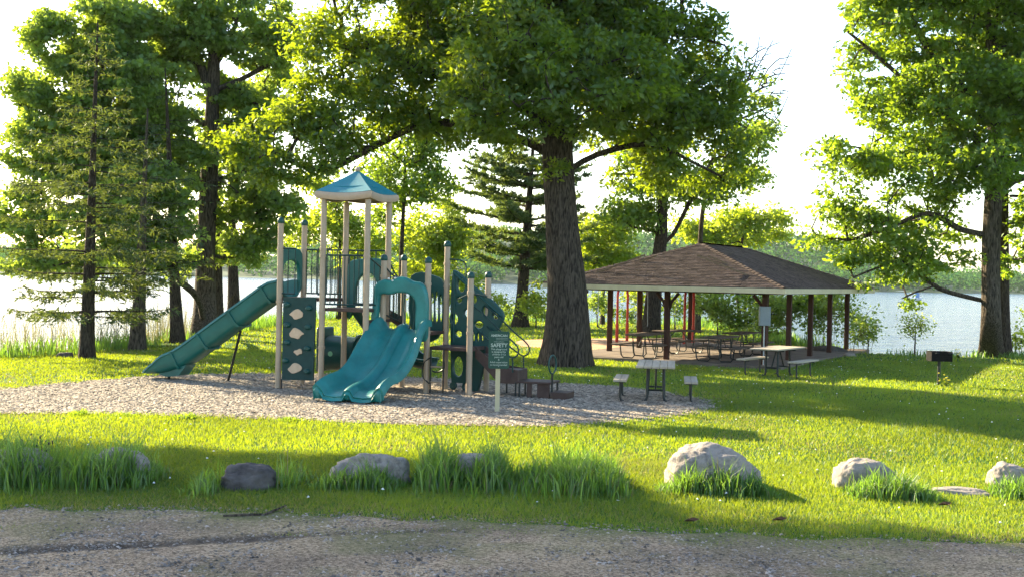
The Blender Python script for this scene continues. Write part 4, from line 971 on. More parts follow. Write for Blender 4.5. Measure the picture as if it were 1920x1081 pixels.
railing(lerp(A, Cc, 0.88), Cc, Z1+0.08, Z1+1.05, 2)
# tower roof
ctr = (Cc+E+Ff+Dd)/4; ap = 4.68
def roof_ring(r_, z, wav=0.0, n=6):
    out = []
    for i, cdir in enumerate(((-1, -1), (1, -1), (1, 1), (-1, 1))):
        nd = ((-1, -1), (1, -1), (1, 1), (-1, 1))[(i+1) % 4]
        for k in range(n):
            t = k/n; bulge = math.sin(math.pi*t)
            x = cdir[0]*(1-t)+nd[0]*t; y = cdir[1]*(1-t)+nd[1]*t; s_ = 1-0.05*bulge
            out.append(ctr+(U*x+Vv*y)*(r_*s_)+UP*(z-wav*bulge))
    return out
hs = S/2
rows_ = []
for f_ in np.linspace(0.0, 1.0, 9):
    z = 4.22+(ap-4.22)*f_**1.02; r_ = (hs+0.10)*(1-f_)**1.08+0.02
    rows_.append(roof_ring(r_, z, 0.04*(1-f_)))
rf = MB().grid(rows_, closed=True).build('tower_roof', teal_old, pl, smooth=True, angle=25, solid=-0.02)
for f_ in (0.28, 0.6):
    z = 4.22+(ap-4.22)*f_; r_ = (hs+0.10)*(1-f_)**1.08+0.028
    rr_ = roof_ring(r_, z, 0.01); MB().tube(rr_+[rr_[0]], 0.012, 6).build('roof_band', teal_old, rf, smooth=True)
for cx_, cy_ in ((-1, -1), (1, -1), (1, 1), (-1, 1)):
    MB().tube([ctr+(U*cx_+Vv*cy_)*((hs+0.105)*(1-t)**1.08+0.02)+UP*(4.215+(ap-4.22)*t) for t in np.linspace(0, 0.97, 6)], 0.016, 6).build('roof_rib', teal_old, rf, smooth=True)
skirt = [roof_ring(hs+0.08, 4.11, 0.06), roof_ring(hs+0.12, 4.105, 0.06), roof_ring(hs+0.148, 4.15, 0.055), roof_ring(hs+0.135, 4.205, 0.04), roof_ring(hs+0.09, 4.235, 0.03)]
MB().grid(skirt, closed=True).build('roof_trim', noisy('tan_roof_trim', (0.42, 0.30, 0.21), (0.50, 0.37, 0.27), 3, rough=0.6), rf, smooth=True, angle=60, solid=-0.015)
MB().ball(ctr+UP*(ap+0.05), 0.062).build('finial', tan, rf, smooth=True, angle=80)

# panels given by their outline
def P2(pts, O, X):
    X = Vector(X).normalized(); N = X.cross(UP); r_ = []
    for (px, py) in pts:
        w_ = PL(px, py, O, N); r_.append(((w_-Vector(O)).dot(X), (w_-Vector(O)).z))
    return r_
def oval(cx, cy, rx_, ry_, n=16): return [(cx+rx_*math.cos(2*math.pi*k/n), cy+ry_*math.sin(2*math.pi*k/n)) for k in range(n)]
# climbing wall
O = A-Vv*0.03; X = U
wall_o = P2([(532, 557), (593, 557), (588, 712), (529, 711)], O, X)
cw = plate('climbing_wall', wall_o, [], O, X, green_dark, pl, th=0.05, bev=0.008)
Nf = -Vv
for (cx_, cy_, w_, h_, sd_) in ((558, 589, 13, 10, 1), (557, 625, 13, 11, 2), (561, 659, 8, 7, 3), (555, 690, 14, 10, 4)):
    rg2 = random.Random(sd_); ou = [(cx_+w_*math.cos(a)*(0.8+0.4*rg2.random()), cy_+h_*math.sin(a)*(0.45+0.75*rg2.random())) for a in np.linspace(0, 2*math.pi, 11)[:-1]]
    plate('tan_inset', chaikin(P2(ou, O, X), 1), [], O+Nf*0.032, X, tan_pl, cw, th=0.03, bev=0.008)
for (cx_, cy_) in ((540, 570), (581, 577), (540, 608), (579, 612), (540, 641), (578, 652), (537, 675), (577, 695)):
    w_ = PL(cx_, cy_, O, X.cross(UP)); h_ = MB()
    h_.lathe([(0.085, 0.0), (0.08, 0.03), (0.06, 0.055), (0.03, 0.06), (0.005, 0.05)], w_+Nf*0.028, 10, M=Matrix((X, UP*0.7, Nf)).transposed())
    ho = h_.build('climbing_hold', green, cw, smooth=True, angle=60)
    for k in (-1, 1): MB().ball(w_+Nf*0.085+X*0.03*k, 0.011, seg=6, rings=4).build('hold_bolt', black, ho) if False else None
for s_ in (0.1, 0.9): MB().tube([lerp(A, Cc, s_)-Vv*0.03+UP*0.2, lerp(A, Cc, s_)-Vv*0.03-UP*0.05], 0.018, 6).build('wall_foot', black, cw)
# hood over the left slide, standing on the left edge of the high deck
O = lerp(A, B, 0.0)-U*0.05; X = Vv
w1 = S
hood = [(0.03, Z1-0.02), (0.03, Z1+0.85), (0.10, Z1+1.02), (0.3, Z1+1.08), (w1-0.3, Z1+1.08), (w1-0.10, Z1+1.02), (w1-0.03, Z1+0.85), (w1-0.03, Z1-0.02)]
hole = chaikin([(0.16, Z1+0.02), (0.14, Z1+0.6), (0.28, Z1+0.80), (w1-0.28, Z1+0.80), (w1-0.14, Z1+0.6), (w1-0.16, Z1+0.02)], 2)
O2 = Vector((O.x, O.y, 0))
plate('slide_hood', chaikin(hood, 1), [hole], O2, X, teal, pl, th=0.10, bev=0.025)
# second hood on the rear edge of the roofed tower
O2 = Vector((Dd.x, Dd.y, 0))+Vv*0.04
ho = [(0.02, Z2-0.35), (0.0, Z2+0.75), (0.08, Z2+1.0), (0.25, Z2+1.06), (S-0.25, Z2+1.10), (S-0.04, Z2+1.0), (S+0.04, Z2+0.7), (S-0.0, Z2-0.35), (S-0.22, Z2-0.1), (S-0.24, Z2+0.55), (S-0.42, Z2+0.78), (0.42, Z2+0.75), (0.26, Z2+0.5), (0.24, Z2-0.1)]
plate('rear_hood', chaikin(ho, 2), [], O2, U, teal, pl, th=0.12, bev=0.03)

# a chute: bed and side walls swept along a path
def chute(name, path, side, prof, mat, solid=0.022, parent=pl):
    """path: points; side: sideways direction; prof(t) -> list of (x, z) across"""
    n = len(path); rows_ = []
    for i, p in enumerate(path):
        t = (path[min(i+1, n-1)]-path[max(i-1, 0)]).normalized(); nz = side.cross(t)
        if nz.z < 0: nz = -nz
        rows_.append([p+side*x+nz*z for x, z in prof(i/(n-1))])
    return MB().grid(rows_).build(name, mat, parent, smooth=True, angle=50, solid=solid)
mA = lerp(A, B, 0.5)
def lp(t, z): return mA-U*t+UP*z
path = [Vector(p) for p in smooth_path([lp(0.02, 1.95), lp(0.30, 1.91), lp(0.60, 1.72), lp(1.5, 1.12), lp(2.45, 0.48), lp(2.85, 0.27), lp(3.2, 0.17), lp(3.62, 0.13)], 0.14)]
def pr1(t):
    h = 0.38*min(1, (1-t)/0.13*0.85+0.12); wd = 0.28
    return [(-wd-0.07, h-0.05), (-wd-0.055, h), (-wd-0.015, h), (-wd-0.005, h*0.5), (-wd+0.01, 0.06), (-wd+0.07, 0.0), (0, -0.015), (wd-0.07, 0), (wd-0.01, 0.06), (wd+0.005, h*0.5), (wd+0.015, h), (wd+0.055, h), (wd+0.07, h-0.05)]
ls = chute('long_slide', path, Vv, pr1, teal)
for k in (0.14, 0.36, 0.58, 0.80):
    i = int(k*(len(path)-1)); p = path[i]; t = (path[i+1]-path[i-1]).normalized(); nz = Vv.cross(t); nz = nz if nz.z > 0 else -nz
    h = pr1(k)[2][1]; q = [(-0.35, h-0.02), (-0.318, 0.2), (-0.305, 0.05), (-0.24, -0.04), (0, -0.05), (0.24, -0.04), (0.305, 0.05), (0.318, 0.2), (0.35, h-0.02)]
    MB().grid([[p+t*s_+Vv*x+nz*z for x, z in q] for s_ in (-0.03, 0.03)]).build('slide_rib', teal, ls, smooth=True, solid=0.02)
MB().tube([lp(1.28, 1.16), G(427, 712)+UP*-0.05], 0.03, 10).build('slide_support', black, pl, smooth=True)
MB().tube([lp(3.15, 0.16), lp(3.15, -0.08)], 0.035, 10).build('slide_foot', black, pl, smooth=True)
# under skirt of the run out
MB().add([lp(2.55, 0.36)-Vv*0.2, lp(3.3, 0.12)-Vv*0.2, lp(3.1, 0.06)-Vv*0.2, lp(2.75, 0.10)-Vv*0.2, lp(2.55, 0.36)+Vv*0.2, lp(3.3, 0.12)+Vv*0.2, lp(3.1, 0.06)+Vv*0.2, lp(2.75, 0.10)+Vv*0.2], [(0, 1, 2, 3), (7, 6, 5, 4), (0, 3, 7, 4), (3, 2, 6, 7), (2, 1, 5, 6)]).build('slide_keel', teal, pl)
# double slide
mG = lerp(Gg, I, 0.5)
def dp(t, z, s_=0): return mG-Vv*t+UP*z+U*s_
path = [Vector(p) for p in smooth_path([dp(-0.02, 1.30), dp(0.15, 1.29), dp(0.40, 1.14), dp(1.0, 0.66), dp(1.55, 0.34), dp(2.0, 0.22), dp(2.42, 0.20), dp(2.62, 0.17)], 0.10)]
def pr2(t):
    e = max(0, (t-0.80)/0.20); w_ = 0.50+0.10*min(1, max(0, t-0.05)/0.3)+0.04*e; h = 0.21*(1-0.55*e)+0.03*math.sin(t*9)
    m = 0.11*(1-0.4*e); dr = -0.10*e*e
    return [(-w_-0.09, h-0.11+dr), (-w_-0.085, h-0.02), (-w_-0.05, h+0.02), (-w_-0.01, h), (-w_+0.05, h*0.45), (-w_+0.12, 0.02+dr), (-w_*0.5, -0.005+dr), (-0.11, 0.015+dr), (-0.05, m+dr*0.4), (0, m+0.012+dr*.3), (0.05, m+dr*0.4), (0.11, 0.015+dr), (w_*0.5, -0.005+dr),
            (w_-0.12, 0.02+dr), (w_-0.05, h*0.45), (w_+0.01, h), (w_+0.05, h+0.02), (w_+0.085, h-0.02), (w_+0.09, h-0.11+dr)]
teal_b = noisy('bright_teal_plastic', (0.004, 0.135, 0.128), (0.018, 0.225, 0.208), 2.2, rough=0.36, spec=0.5, bump=0.03, bscale=60)
dsl = chute('double_slide', path, U, pr2, teal_b, solid=0.03)
for (ex_, ey_) in ((729, 522), (736, 526), (741, 521)):
    w_ = PL(ex_, ey_, Vector((Gg.x, Gg.y, 0))-Vv*0.19, U.cross(UP)); MB().ball(w_, 0.026, 0.8, 8, 5).build('hood_emblem', petal, pl, smooth=True)
rows_ = [[dp(2.62+0.03*math.sin(a*2), 0.17-0.10+0.0*a, 0)+U*x+UP*(z-0.02) for x, z in pr2(1)] for a in (0,)]
mb = MB(); r1 = [path[-1]+U*x+UP*z for x, z in pr2(1)]; r2 = [path[-1]-Vv*0.04+U*x*0.99+UP*(z-0.06) for x, z in pr2(1)]; r3 = [path[-1]+Vv*0.02+U*x*0.97+UP*(-0.13) for x, z in pr2(1)]; r4 = [path[-1]+Vv*0.5+U*x*0.9+UP*(-0.11) for x, z in pr2(1)]
mb.grid([r1, r2, r3, r4]).build('slide_lip', teal_b, dsl, smooth=True, angle=60)
# hood over the double slide
O = Vector((Gg.x, Gg.y, 0))-Vv*0.10; X = U
ou = [(690, 655), (695, 610), (700, 575), (701, 545), (706, 530), (722, 522), (734, 526), (748, 518), (762, 519), (776, 528), (790, 528), (800, 540), (804, 565), (803, 600), (802, 640), (786, 640), (779, 618), (780, 590), (781, 566), (770, 550), (745, 548), (735, 553), (715, 550), (712, 560), (710, 590), (706, 615), (703, 640), (708, 655)]
plate('double_slide_hood', chaikin(P2(ou, O, X), 2), [], O, X, teal_b, pl, th=0.16, bev=0.05)
O = O+Vv*0.03
mb = MB()
for px in (722, 736, 750, 762, 772): 
    a = PL(px, 553, O, X.cross(UP)); c_ = PL(px, 618, O, X.cross(UP)); mb.tube([a, c_], 0.012, 6)
mb.build('guard_bars', black, pl, smooth=True) if False else None
for px in (759, 769, 777):
    a = PL(px, 551, O, X.cross(UP)); c_ = PL(px-2, 622, O, X.cross(UP)); MB().tube([a, lerp(a, c_, .4)-U*0.02, lerp(a, c_, .6)+U*0.02, c_], [0.02, .014, .014, .022], 6).build('guard_bar', green, pl, smooth=True)
# rear panel between H and J with wavy top and slots
O = Vector((Hh.x, Hh.y, 0)); X = U
ou = [(768, 640), (768, 520), (778, 512), (795, 509), (812, 516), (826, 520), (834, 530), (834, 640)]
hl = [P2(oval(811, 575, 3.2, 28), O, X), P2(oval(819, 575, 3.2, 30), O, X), P2(oval(827, 577, 2.8, 26), O, X)]
hl += [P2(oval(785, 578, 4, 28), O, X), P2(oval(796, 578, 3, 30), O, X)]
plate('slotted_panel', chaikin(P2(ou, O, X), 2), hl, O, X, green, pl, th=0.08, bev=0.015)
# tall climbing panel right of J
O = Vector((J.x, J.y, 0))-Vv*0.02; X = U
ou = [(846, 505), (858, 507), (880, 527), (905, 548), (928, 565), (948, 588), (943, 605), (930, 625), (918, 655), (905, 700), (897, 738), (878, 741), (872, 733), (860, 740), (845, 736)]
hl = [oval(866, 535, 7, 13), oval(862, 562, 5, 6), oval(853, 597, 6.5, 10), oval(876, 586, 4.5, 7), oval(861, 625, 6, 6), oval(891, 561, 4, 8), oval(911, 583, 5, 10), oval(899, 608, 8, 7), oval(860, 686, 9, 19), oval(850, 722, 3, 4), oval(873, 724, 3, 5),
      oval(889, 631, 1.8, 8), oval(897, 631, 1.8, 8), oval(905, 631, 1.8, 8), oval(882, 680, 3, 16), oval(930, 592, 5, 6)]
plate('climbing_panel', chaikin(P2(ou, O, X), 2), [P2(h_, O, X) for h_ in hl], O, X, green, pl, th=0.12, bev=0.03)
# raised ribs of that panel
for q in ([(851, 512), (900, 556), (940, 592)], [(851, 515), (852, 560), (850, 640)], [(885, 540), (884, 600), (886, 640)]):
    pts = [PL(a_, b_, O-Vv*0.07, X.cross(UP)) for a_, b_ in q]; MB().tube(pts, 0.028, 8).build('panel_rib', green, pl, smooth=True)
# arched bar by the tall post
MB().tube(smooth_path([J+UP*2.85, J+U*0.30+UP*2.83, J+U*0.43+UP*2.76, J+U*0.45+UP*2.62, J+U*0.45+UP*2.42], 0.05).tolist(), 0.016, 8).build('grab_bar', greenrail, pl, smooth=True)
MB().tube([K+UP*2.13, L_+UP*2.05], 0.016, 8).build('grab_bar', greenrail, pl, smooth=True)
MB().tube([I+UP*0+U*0.7+UP*2.0, K+UP*2.13], 0.016, 8).build('grab_bar', greenrail, pl, smooth=True)
# crawl tube and its lower exit behind the double slide
c0 = PD(618, 660, 27.9); c1 = c0+U*1.7
ct = MB().tube([c0+UP*0, c0+U*0.5, c0+U*1.0-UP*0.02, c0+U*1.5-UP*0.04], [0.40, 0.38, 0.38, 0.40], 22, cap=False).build('crawl_tube', green, pl, smooth=True, solid=0.02)
for s_ in (0.0, 0.75): MB().tube([c0+U*(s_-0.025), c0+U*(s_+0.025)], 0.435, 22).build('tube_ring', green, ct, smooth=True) if s_ else MB().box(c0-U*0.12+UP*0.08, (0.10, 0.7, 1.0), M=Matrix((U, Vv, UP)).transposed()).build('tube_end_panel', green, ct, bevel=0.03)
MB().lathe([(0.06, 0), (0.055, 0.012), (0.0, 0.014)], c0+U*0.22-Vv*0.385, 12, M=Matrix((U, UP, -Vv)).transposed()).build('round_emblem', noisy('pale_green_emblem', (0.20, 0.42, 0.24), (0.25, 0.5, 0.3), 3), ct, smooth=True)
px_ = [c0+U*1.45+UP*0.12, c0+U*1.75+UP*0.0, c0+U*2.0-UP*0.16, c0+U*2.3-UP*0.24, c0+U*2.55-UP*0.22]
def pr3(t): h = 0.30*(1-0.45*t); return [(-0.42, h-0.04), (-0.40, h), (-0.35, h), (-0.32, 0.1), (-0.2, 0.0), (0, -0.03), (0.2, 0.0), (0.32, 0.1), (0.35, h), (0.40, h), (0.42, h-0.04)]
chute('rear_slide_end', [Vector(p) for p in smooth_path(px_, 0.12)], Vv, pr3, green)
MB().tube([Dd+U*0.25+Vv*0.05+UP*1.7, Dd+U*0.45+Vv*0.5+UP*1.15], 0.12, 12).build('rear_support', green, pl, smooth=True)
# step ladder below the low deck
for q in (lerp(I, K, 0.12)-Vv*0.05, lerp(I, K, 0.42)-Vv*0.05):
    MB().tube([q+UP*0.95, q-UP*0.1], 0.02, 8).build('ladder_rail', black, pl, smooth=True)
for z in (0.24, 0.56): MB().tube([lerp(I, K, 0.12)-Vv*0.05+UP*z, lerp(I, K, 0.42)-Vv*0.05+UP*z], 0.018, 8).build('rung', tan, pl, smooth=True)
q = lerp(I, K, 0.12)-Vv*0.05
MB().tube(smooth_path([q+UP*0.75-U*0.01, q-U*0.16+UP*0.62, q-U*0.18+UP*0.35, q-U*0.02+UP*0.2], 0.06).tolist(), 0.016, 8).build('grab_loop', black, pl, smooth=True)
q = lerp(I, K, 0.42)-Vv*0.05
MB().tube(smooth_path([q+UP*0.72, q+U*0.02+UP*0.55, q-U*0.12+UP*0.45, q-U*0.25+UP*0.47], 0.06).tolist(), 0.016, 8).build('grab_loop', black, pl, smooth=True)
# stairs to the right with curled handrails
q0 = lerp(K, L_, 0.5)+U*0.05
w_ = 0.60; nst = 3; runs = 0.30
st = MB(); zs = [0.98, 0.80, 0.62, 0.56]
def stairbox(u0, u1, zt, zb, name='stair_step', mat=brown): 
    c = q0+U*((u0+u1)/2)+UP*((zt+zb)/2); return MB().box(c, (u1-u0, w_, zt-zb), M=Matrix((U, Vv, UP)).transposed()).build(name, mat, pl, bevel=0.01)
stairbox(0.0, 0.28, 0.84, 0.79); stairbox(0.27, 0.55, 0.69, 0.64)
stairbox(0.54, 0.96, 0.55, 0.27, 'stair_box')
for s_ in (-1, 1):
    O = q0+Vv*(s_*(w_/2+0.012)); O.z = 0
    plate('stair_stringer', [(0.0, 1.0), (0.0, 0.78), (0.54, 0.26), (0.96, 0.262), (0.96, 0.552), (0.56, 0.60)], [], O, U, brown, pl, th=0.02, bev=0.003)
    for (u_, z_) in ((0.5, 0.3), (0.92, 0.3)): MB().tube([O+U*u_+UP*z_, O+U*u_-UP*0.1], 0.02, 8).build('stair_leg', black, pl, smooth=True)
    # curled rail
    a = q0+Vv*(s_*(w_/2+0.05))
    rail = smooth_path([a+UP*1.85-U*0.05, a+U*0.15+UP*1.72, a+U*0.62+UP*1.32, a+U*0.88+UP*1.12, a+U*0.98+UP*0.99, a+U*0.95+UP*0.86, a+U*0.84+UP*0.81, a+U*0.68+UP*0.90, a+U*0.3+UP*1.16, a+U*0.0+UP*1.42], 0.06)
    MB().tube([Vector(p) for p in rail], 0.017, 8).build('curled_handrail', greenrail, pl, smooth=True)
    MB().tube([a+U*0.85+UP*0.82, a+U*0.86+UP*0.5], 0.017, 8).build('handrail_stem', greenrail, pl, smooth=True)
# low platform, step and ring grip
p_ = q0+U*0.96; z_ = 0.33
MB().box(q0+U*1.32+UP*(z_-0.02)-Vv*0.0, (0.74, 0.72, 0.045), M=Matrix((U, Vv, UP)).transposed()).build('low_platform', brown, pl, bevel=0.008)
for (u_, wd, v_) in ((1.22, 0.10, -0.3), (1.52, 0.26, -0.28)): MB().box(q0+U*u_+Vv*v_+UP*0.13, (wd, 0.06, 0.34), M=Matrix((U, Vv, UP)).transposed()).build('platform_leg', brown, pl)
for (u_, v_) in ((1.0, 0.3), (1.64, 0.3), (1.0, -0.3)): MB().tube([q0+U*u_+Vv*v_+UP*0.3, q0+U*u_+Vv*v_-UP*0.1], 0.022, 8).build('platform_post', black, pl, smooth=True)
MB().box(q0+U*1.86-Vv*0.05+UP*0.05, (0.36, 0.55, 0.16), M=Matrix((U, Vv, UP)).transposed()).build('ground_step', brown, pl, bevel=0.008)
rc = q0+U*1.70-Vv*0.26; rz_ = 0.70; Xr = Vector((0.62, 0.78, 0))
ring = [rc+UP*rz_+(Xr*math.cos(a)*0.13+UP*math.sin(a)*0.19) for a in np.linspace(0, 2*math.pi, 25)]
MB().tube(ring, 0.018, 8, cap=False).build('ring_grip', green, pl, smooth=True)
MB().tube([rc+UP*(rz_-0.19), rc-UP*0.1], 0.022, 8).build('ring_post', black, pl, smooth=True)

# ------------------------------------------------------------------ boulders
def boulder(label, px, py, wpx, hpx, mat=stone, seed=0, dep=0.8, group='boulders along the road edge', flat=0.35, yaw=0.0):
    b = gbase(px, py); s = b.y/F; a_, h_ = wpx*s/2, hpx*s; rg2 = np.random.default_rng(seed)
    th = np.linspace(0, 2*np.pi, 65)[:-1]; ph = np.linspace(0, np.pi*0.62, 30); V = []
    n1 = rg2.normal(size=(7, 3)); n1[:, 2] = np.abs(n1[:, 2])*0.7; n1 /= np.linalg.norm(n1, axis=1)[:, None]; cut = 0.74+0.14*rg2.random(7)
    for p in ph:
        d = np.stack([np.sin(p)*np.cos(th), np.sin(p)*np.sin(th), np.full(64, np.cos(p))], 1)
        r_ = np.ones(64); 
        for nn, c_ in zip(n1, cut):
            dt = d@nn; r_ = np.where(dt > c_, np.minimum(r_, (c_/np.maximum(dt, 1e-3))**0.8), r_)
        r_ = r_*(1+0.10*(vnoise(d[:, 0]*2+seed, d[:, 1]*2+d[:, 2]*2, 1.2, 4)-0.5)*2+0.06*(vnoise(d[:, 0]*7+d[:, 2]*4+seed, d[:, 1]*7+d[:, 2]*6, 1.0, 3)-0.5)*2)
        q = np.sign(d)*np.abs(d)**0.72*r_[:, None]; V.append(np.stack([q[:, 0]*a_, q[:, 1]*a_*dep, q[:, 2]*h_*0.92+h_*0.06], 1))
    V = np.array(V); cyw, syw = math.cos(yaw), math.sin(yaw)
    rows_ = [[(p[0]*cyw-p[1]*syw, p[0]*syw+p[1]*cyw, p[2]) for p in r_] for r_ in V]
    o = MB().grid(rows_, closed=True).build('boulder', mat, None, smooth=True, angle=80); o.location = b+Vector((0, a_*dep*0.6, -0.03))
    return tag(o, label, 'boulder', group)
boulder('pale boulder at the far left hidden in tall grass', 20, 897, 150, 58, seed=1)
boulder('grey rounded boulder behind tall grass, second from the left', 212, 898, 120, 62, seed=2)
boulder('low dark brown boulder, third from the left', 458, 917, 118, 50, mat=stone_d, seed=3)
boulder('grey domed boulder with grass across its front, in line left of centre', 690, 912, 150, 68, seed=4)
boulder('small boulder nearly buried in the tall grass at centre', 882, 905, 90, 54, seed=5)
boulder('largest sunlit boulder with flat cut top, right of centre', 1340, 918, 182, 86, seed=6)
boulder('sunlit sloping boulder, second from the right', 1632, 915, 128, 60, seed=17)
boulder('boulder cut by the right edge of the picture', 1905, 910, 95, 48, seed=8)
boulder('flat half buried slab stone lying between the two rightmost boulders', 1805, 922, 118, 15, seed=9, dep=0.5, yaw=-0.2)
boulder('dark round boulder on the bank left of the grill', 1694, 662, 42, 19, mat=stone_d, seed=10, group='rocks on the lake bank')
boulder('long low dark rock on the bank behind the right pavilion posts', 1558, 661, 80, 14, mat=stone_d, seed=11, group='rocks on the lake bank')
boulder('small dark rock at the foot of the spruce on the far left', 120, 668, 34, 12, mat=stone_d, seed=12, group='rocks on the lake bank')
boulder('cluster of pale stones by the rightmost pavilion post', 1596, 668, 26, 9, seed=13, group='rocks on the lake bank')

# ------------------------------------------------------------------ boats on the lake
white = noisy('white_boat_paint', (0.72, 0.74, 0.78), (0.8, 0.82, 0.85), 3, rough=0.4)
bluec = noisy('blue_canvas', (0.16, 0.28, 0.50), (0.2, 0.34, 0.58), 3, rough=0.7)
def boat(label, px, py, Lb, seed=0, canopy=False, mast=False):
    c = G(px, py, WATER); b = thing('boat', label, 'boat', c, 0, None)
    hull = []
    for s_ in np.linspace(0, 1, 9):
        x = (s_-0.5)*Lb; wd = 0.17*Lb*(1-max(0, (s_-0.45)/0.55)**2.2)+0.02; z1 = 0.55+0.25*s_*s_
        hull.append([c+Vector((x, -wd, z1)), c+Vector((x, -wd*0.8, 0.1)), c+Vector((x, 0, -0.15)), c+Vector((x, wd*0.8, 0.1)), c+Vector((x, wd, z1)), c+Vector((x, 0, z1-0.05))])
    MB().grid(hull, closed=True).build('hull', white, b, smooth=True)
    if canopy:
        MB().box(c+Vector((-0.05*Lb, 0, 1.9)), (Lb*0.62, Lb*0.3, 0.12)).build('canopy', bluec, b, bevel=0.03)
        MB().box(c+Vector((0.12*Lb, 0, 1.15)), (Lb*0.32, Lb*0.28, 1.35)).build('canvas_side', bluec, b, bevel=0.03)
        for s_ in (-0.33, 0.22):
            for k in (-1, 1): MB().tube([c+Vector((s_*Lb, k*0.13*Lb, 0.5)), c+Vector((s_*Lb, k*0.13*Lb, 1.9))], 0.04, 6).build('canopy_pole', steel, b)
    if mast:
        MB().tube([c+Vector((0, 0, 0.4)), c+Vector((0, 0, Lb*1.1))], [0.08, 0.04], 6).build('mast', white, b)
        MB().box(c+Vector((-0.1*Lb, 0, 0.9)), (Lb*0.35, Lb*0.2, 0.5)).build('cabin', white, b, bevel=0.05)
        MB().tube([c+Vector((0, 0, 1.7)), c+Vector((-Lb*0.4, 0, 1.6))], 0.06, 6).build('boom', white, b)
    return b
boat('moored pontoon boat with blue canvas cover left of the big maple', 1716, 562, 3.4, canopy=True)
boat('small white sailboat with bare mast near the far shore', 1810, 543.5, 7, mast=True)
boat('tiny white motorboat far out left of the blue covered boat', 1684, 547, 7)

# ------------------------------------------------------------------ haze over the lake
hm = bpy.data.materials.new('haze'); hm.use_nodes = True; hn = hm.node_tree.nodes; hn.clear()
pvn = hn.new('ShaderNodeVolumePrincipled'); pvn.inputs['Color'].default_value = (0.86, 0.92, 1.0, 1); pvn.inputs['Density'].default_value = 0.00007; pvn.inputs['Anisotropy'].default_value = 0.0
ho_ = hn.new('ShaderNodeOutputMaterial'); hm.node_tree.links.new(pvn.outputs[0], ho_.inputs['Volume'])
hb = MB().box((0, 1500, 38), (8000, 8000, 86)).build('haze', hm, None); hb['kind'] = 'stuff'; hb['label'] = 'thin evening haze over lake and hills'

# ------------------------------------------------------------------ grass, chips and stones
def blades(x, y, z, h, wd, lean=0.35, seg=1, rg=rng, bend=None):
    n = len(x); an = rg.random(n)*2*np.pi; c, s = np.cos(an), np.sin(an); la = rg.random(n)*2*np.pi; l_ = h*lean*(0.3+rg.random(n))
    hx_ = wd*0.5
    b0 = np.stack([x-c*hx_, y-s*hx_, z], 1); b1 = np.stack([x+c*hx_, y+s*hx_, z], 1)
    if seg == 1:
        tip = np.stack([x+np.cos(la)*l_, y+np.sin(la)*l_, z+h*np.sqrt(np.maximum(0.1, 1-(lean*0.8)**2))], 1)
        v = np.stack([b0, b1, tip], 1).reshape(-1, 3); f = np.arange(n*3).reshape(n, 3)
        return v, f, np.repeat(rg.random(n), 3)
    m = np.stack([x+np.cos(la)*l_*0.28, y+np.sin(la)*l_*0.28, z+h*0.58], 1); mw = np.stack([c*hx_*0.8, s*hx_*0.8, c*0], 1)
    tip = np.stack([x+np.cos(la)*l_, y+np.sin(la)*l_, z+h*(0.98-0.35*(l_/h)**2)], 1)
    v = np.stack([b0, b1, m+mw, m-mw, tip], 1).reshape(-1, 3); k = np.arange(n)*5
    f = np.concatenate([np.stack([k, k+1, k+2], 1), np.stack([k, k+2, k+3], 1), np.stack([k+3, k+2, k+4], 1)])
    return v, f, np.repeat(rg.random(n), 5)
def sample_view(n, d0, d1, rg, pw=1.0, margin=1.06):
    """points on the ground inside the view wedge, even per square metre"""
    d = np.sqrt(d0*d0+(d1*d1-d0*d0)*rg.random(n)) if pw == 1 else d0+(d1-d0)*rg.random(n)
    x = d*(rg.random(n)*2-1)*0.4174*margin
    return x, d
def lawn_ok(x, y):
    ok = ~inpoly(x+rng.normal(size=len(x))*0.10, y+rng.normal(size=len(x))*0.16, BED) & ~inpoly(x, y, SAND) & ~inpoly(x, y, SLABP)
    e = road_edge(x); ok &= (y > e+0.05) | (rng.random(len(x)) < np.exp(-np.abs(e-y)/1.0)*0.9*(0.12+1.0*(vnoise(x, y, 1.3, 3) > 0.5))) & (y > e-2.2)
    return ok & (bank_dist(x, y) < 1.2)
LV = []; LF = []; LT = []; DV = []; DF = []; DT = []; o1 = o2 = 0
for (d0, d1, n, h, wd) in ((11.5, 17, 175000, 0.055, 0.010), (17, 26, 150000, 0.055, 0.018), (26, 40, 130000, 0.06, 0.030), (40, 72, 80000, 0.08, 0.05)):
    x, y = sample_view(n, d0, d1, rng); k = lawn_ok(x, y); x, y = x[k], y[k]; z = height(x, y)-0.004
    e = road_edge(x); hh = h*(0.55+0.9*rng.random(len(x)))*(0.7+0.6*vnoise(x, y, 0.6, 2)); hh *= np.clip((y-e)/0.9+0.55, 0.5, 1)
    dry = (rng.random(len(x)) < 0.05+0.75*np.exp(-np.maximum(y-e, 0)/0.55)*(vnoise(x, y, 0.9, 3) > 0.45)+0.25*(vnoise(x+30, y, 0.5, 3) > 0.62))
    v, f, t = blades(x[~dry], y[~dry], z[~dry], hh[~dry], wd, 0.55); LV.append(v); LF.append(f+o1); o1 += len(v); LT.append(np.clip(t*0.45+np.repeat((vnoise(x[~dry], y[~dry], 0.45, 4)-0.5)*1.7+0.28, 3), 0, 1))
    v, f, t = blades(x[dry], y[dry], z[dry], hh[dry]*0.9, wd, 0.8); DV.append(v); DF.append(f+o2); o2 += len(v); DT.append(t)
tag(npmesh('lawn_grass', np.vstack(LV), np.vstack(LF), grassM, None, np.concatenate(LT), 'stuff'), 'short mown green grass')
tag(npmesh('dry_grass', np.vstack(DV), np.vstack(DF), grassD, None, np.concatenate(DT), 'stuff'), 'dry yellowed blades among the mown grass')
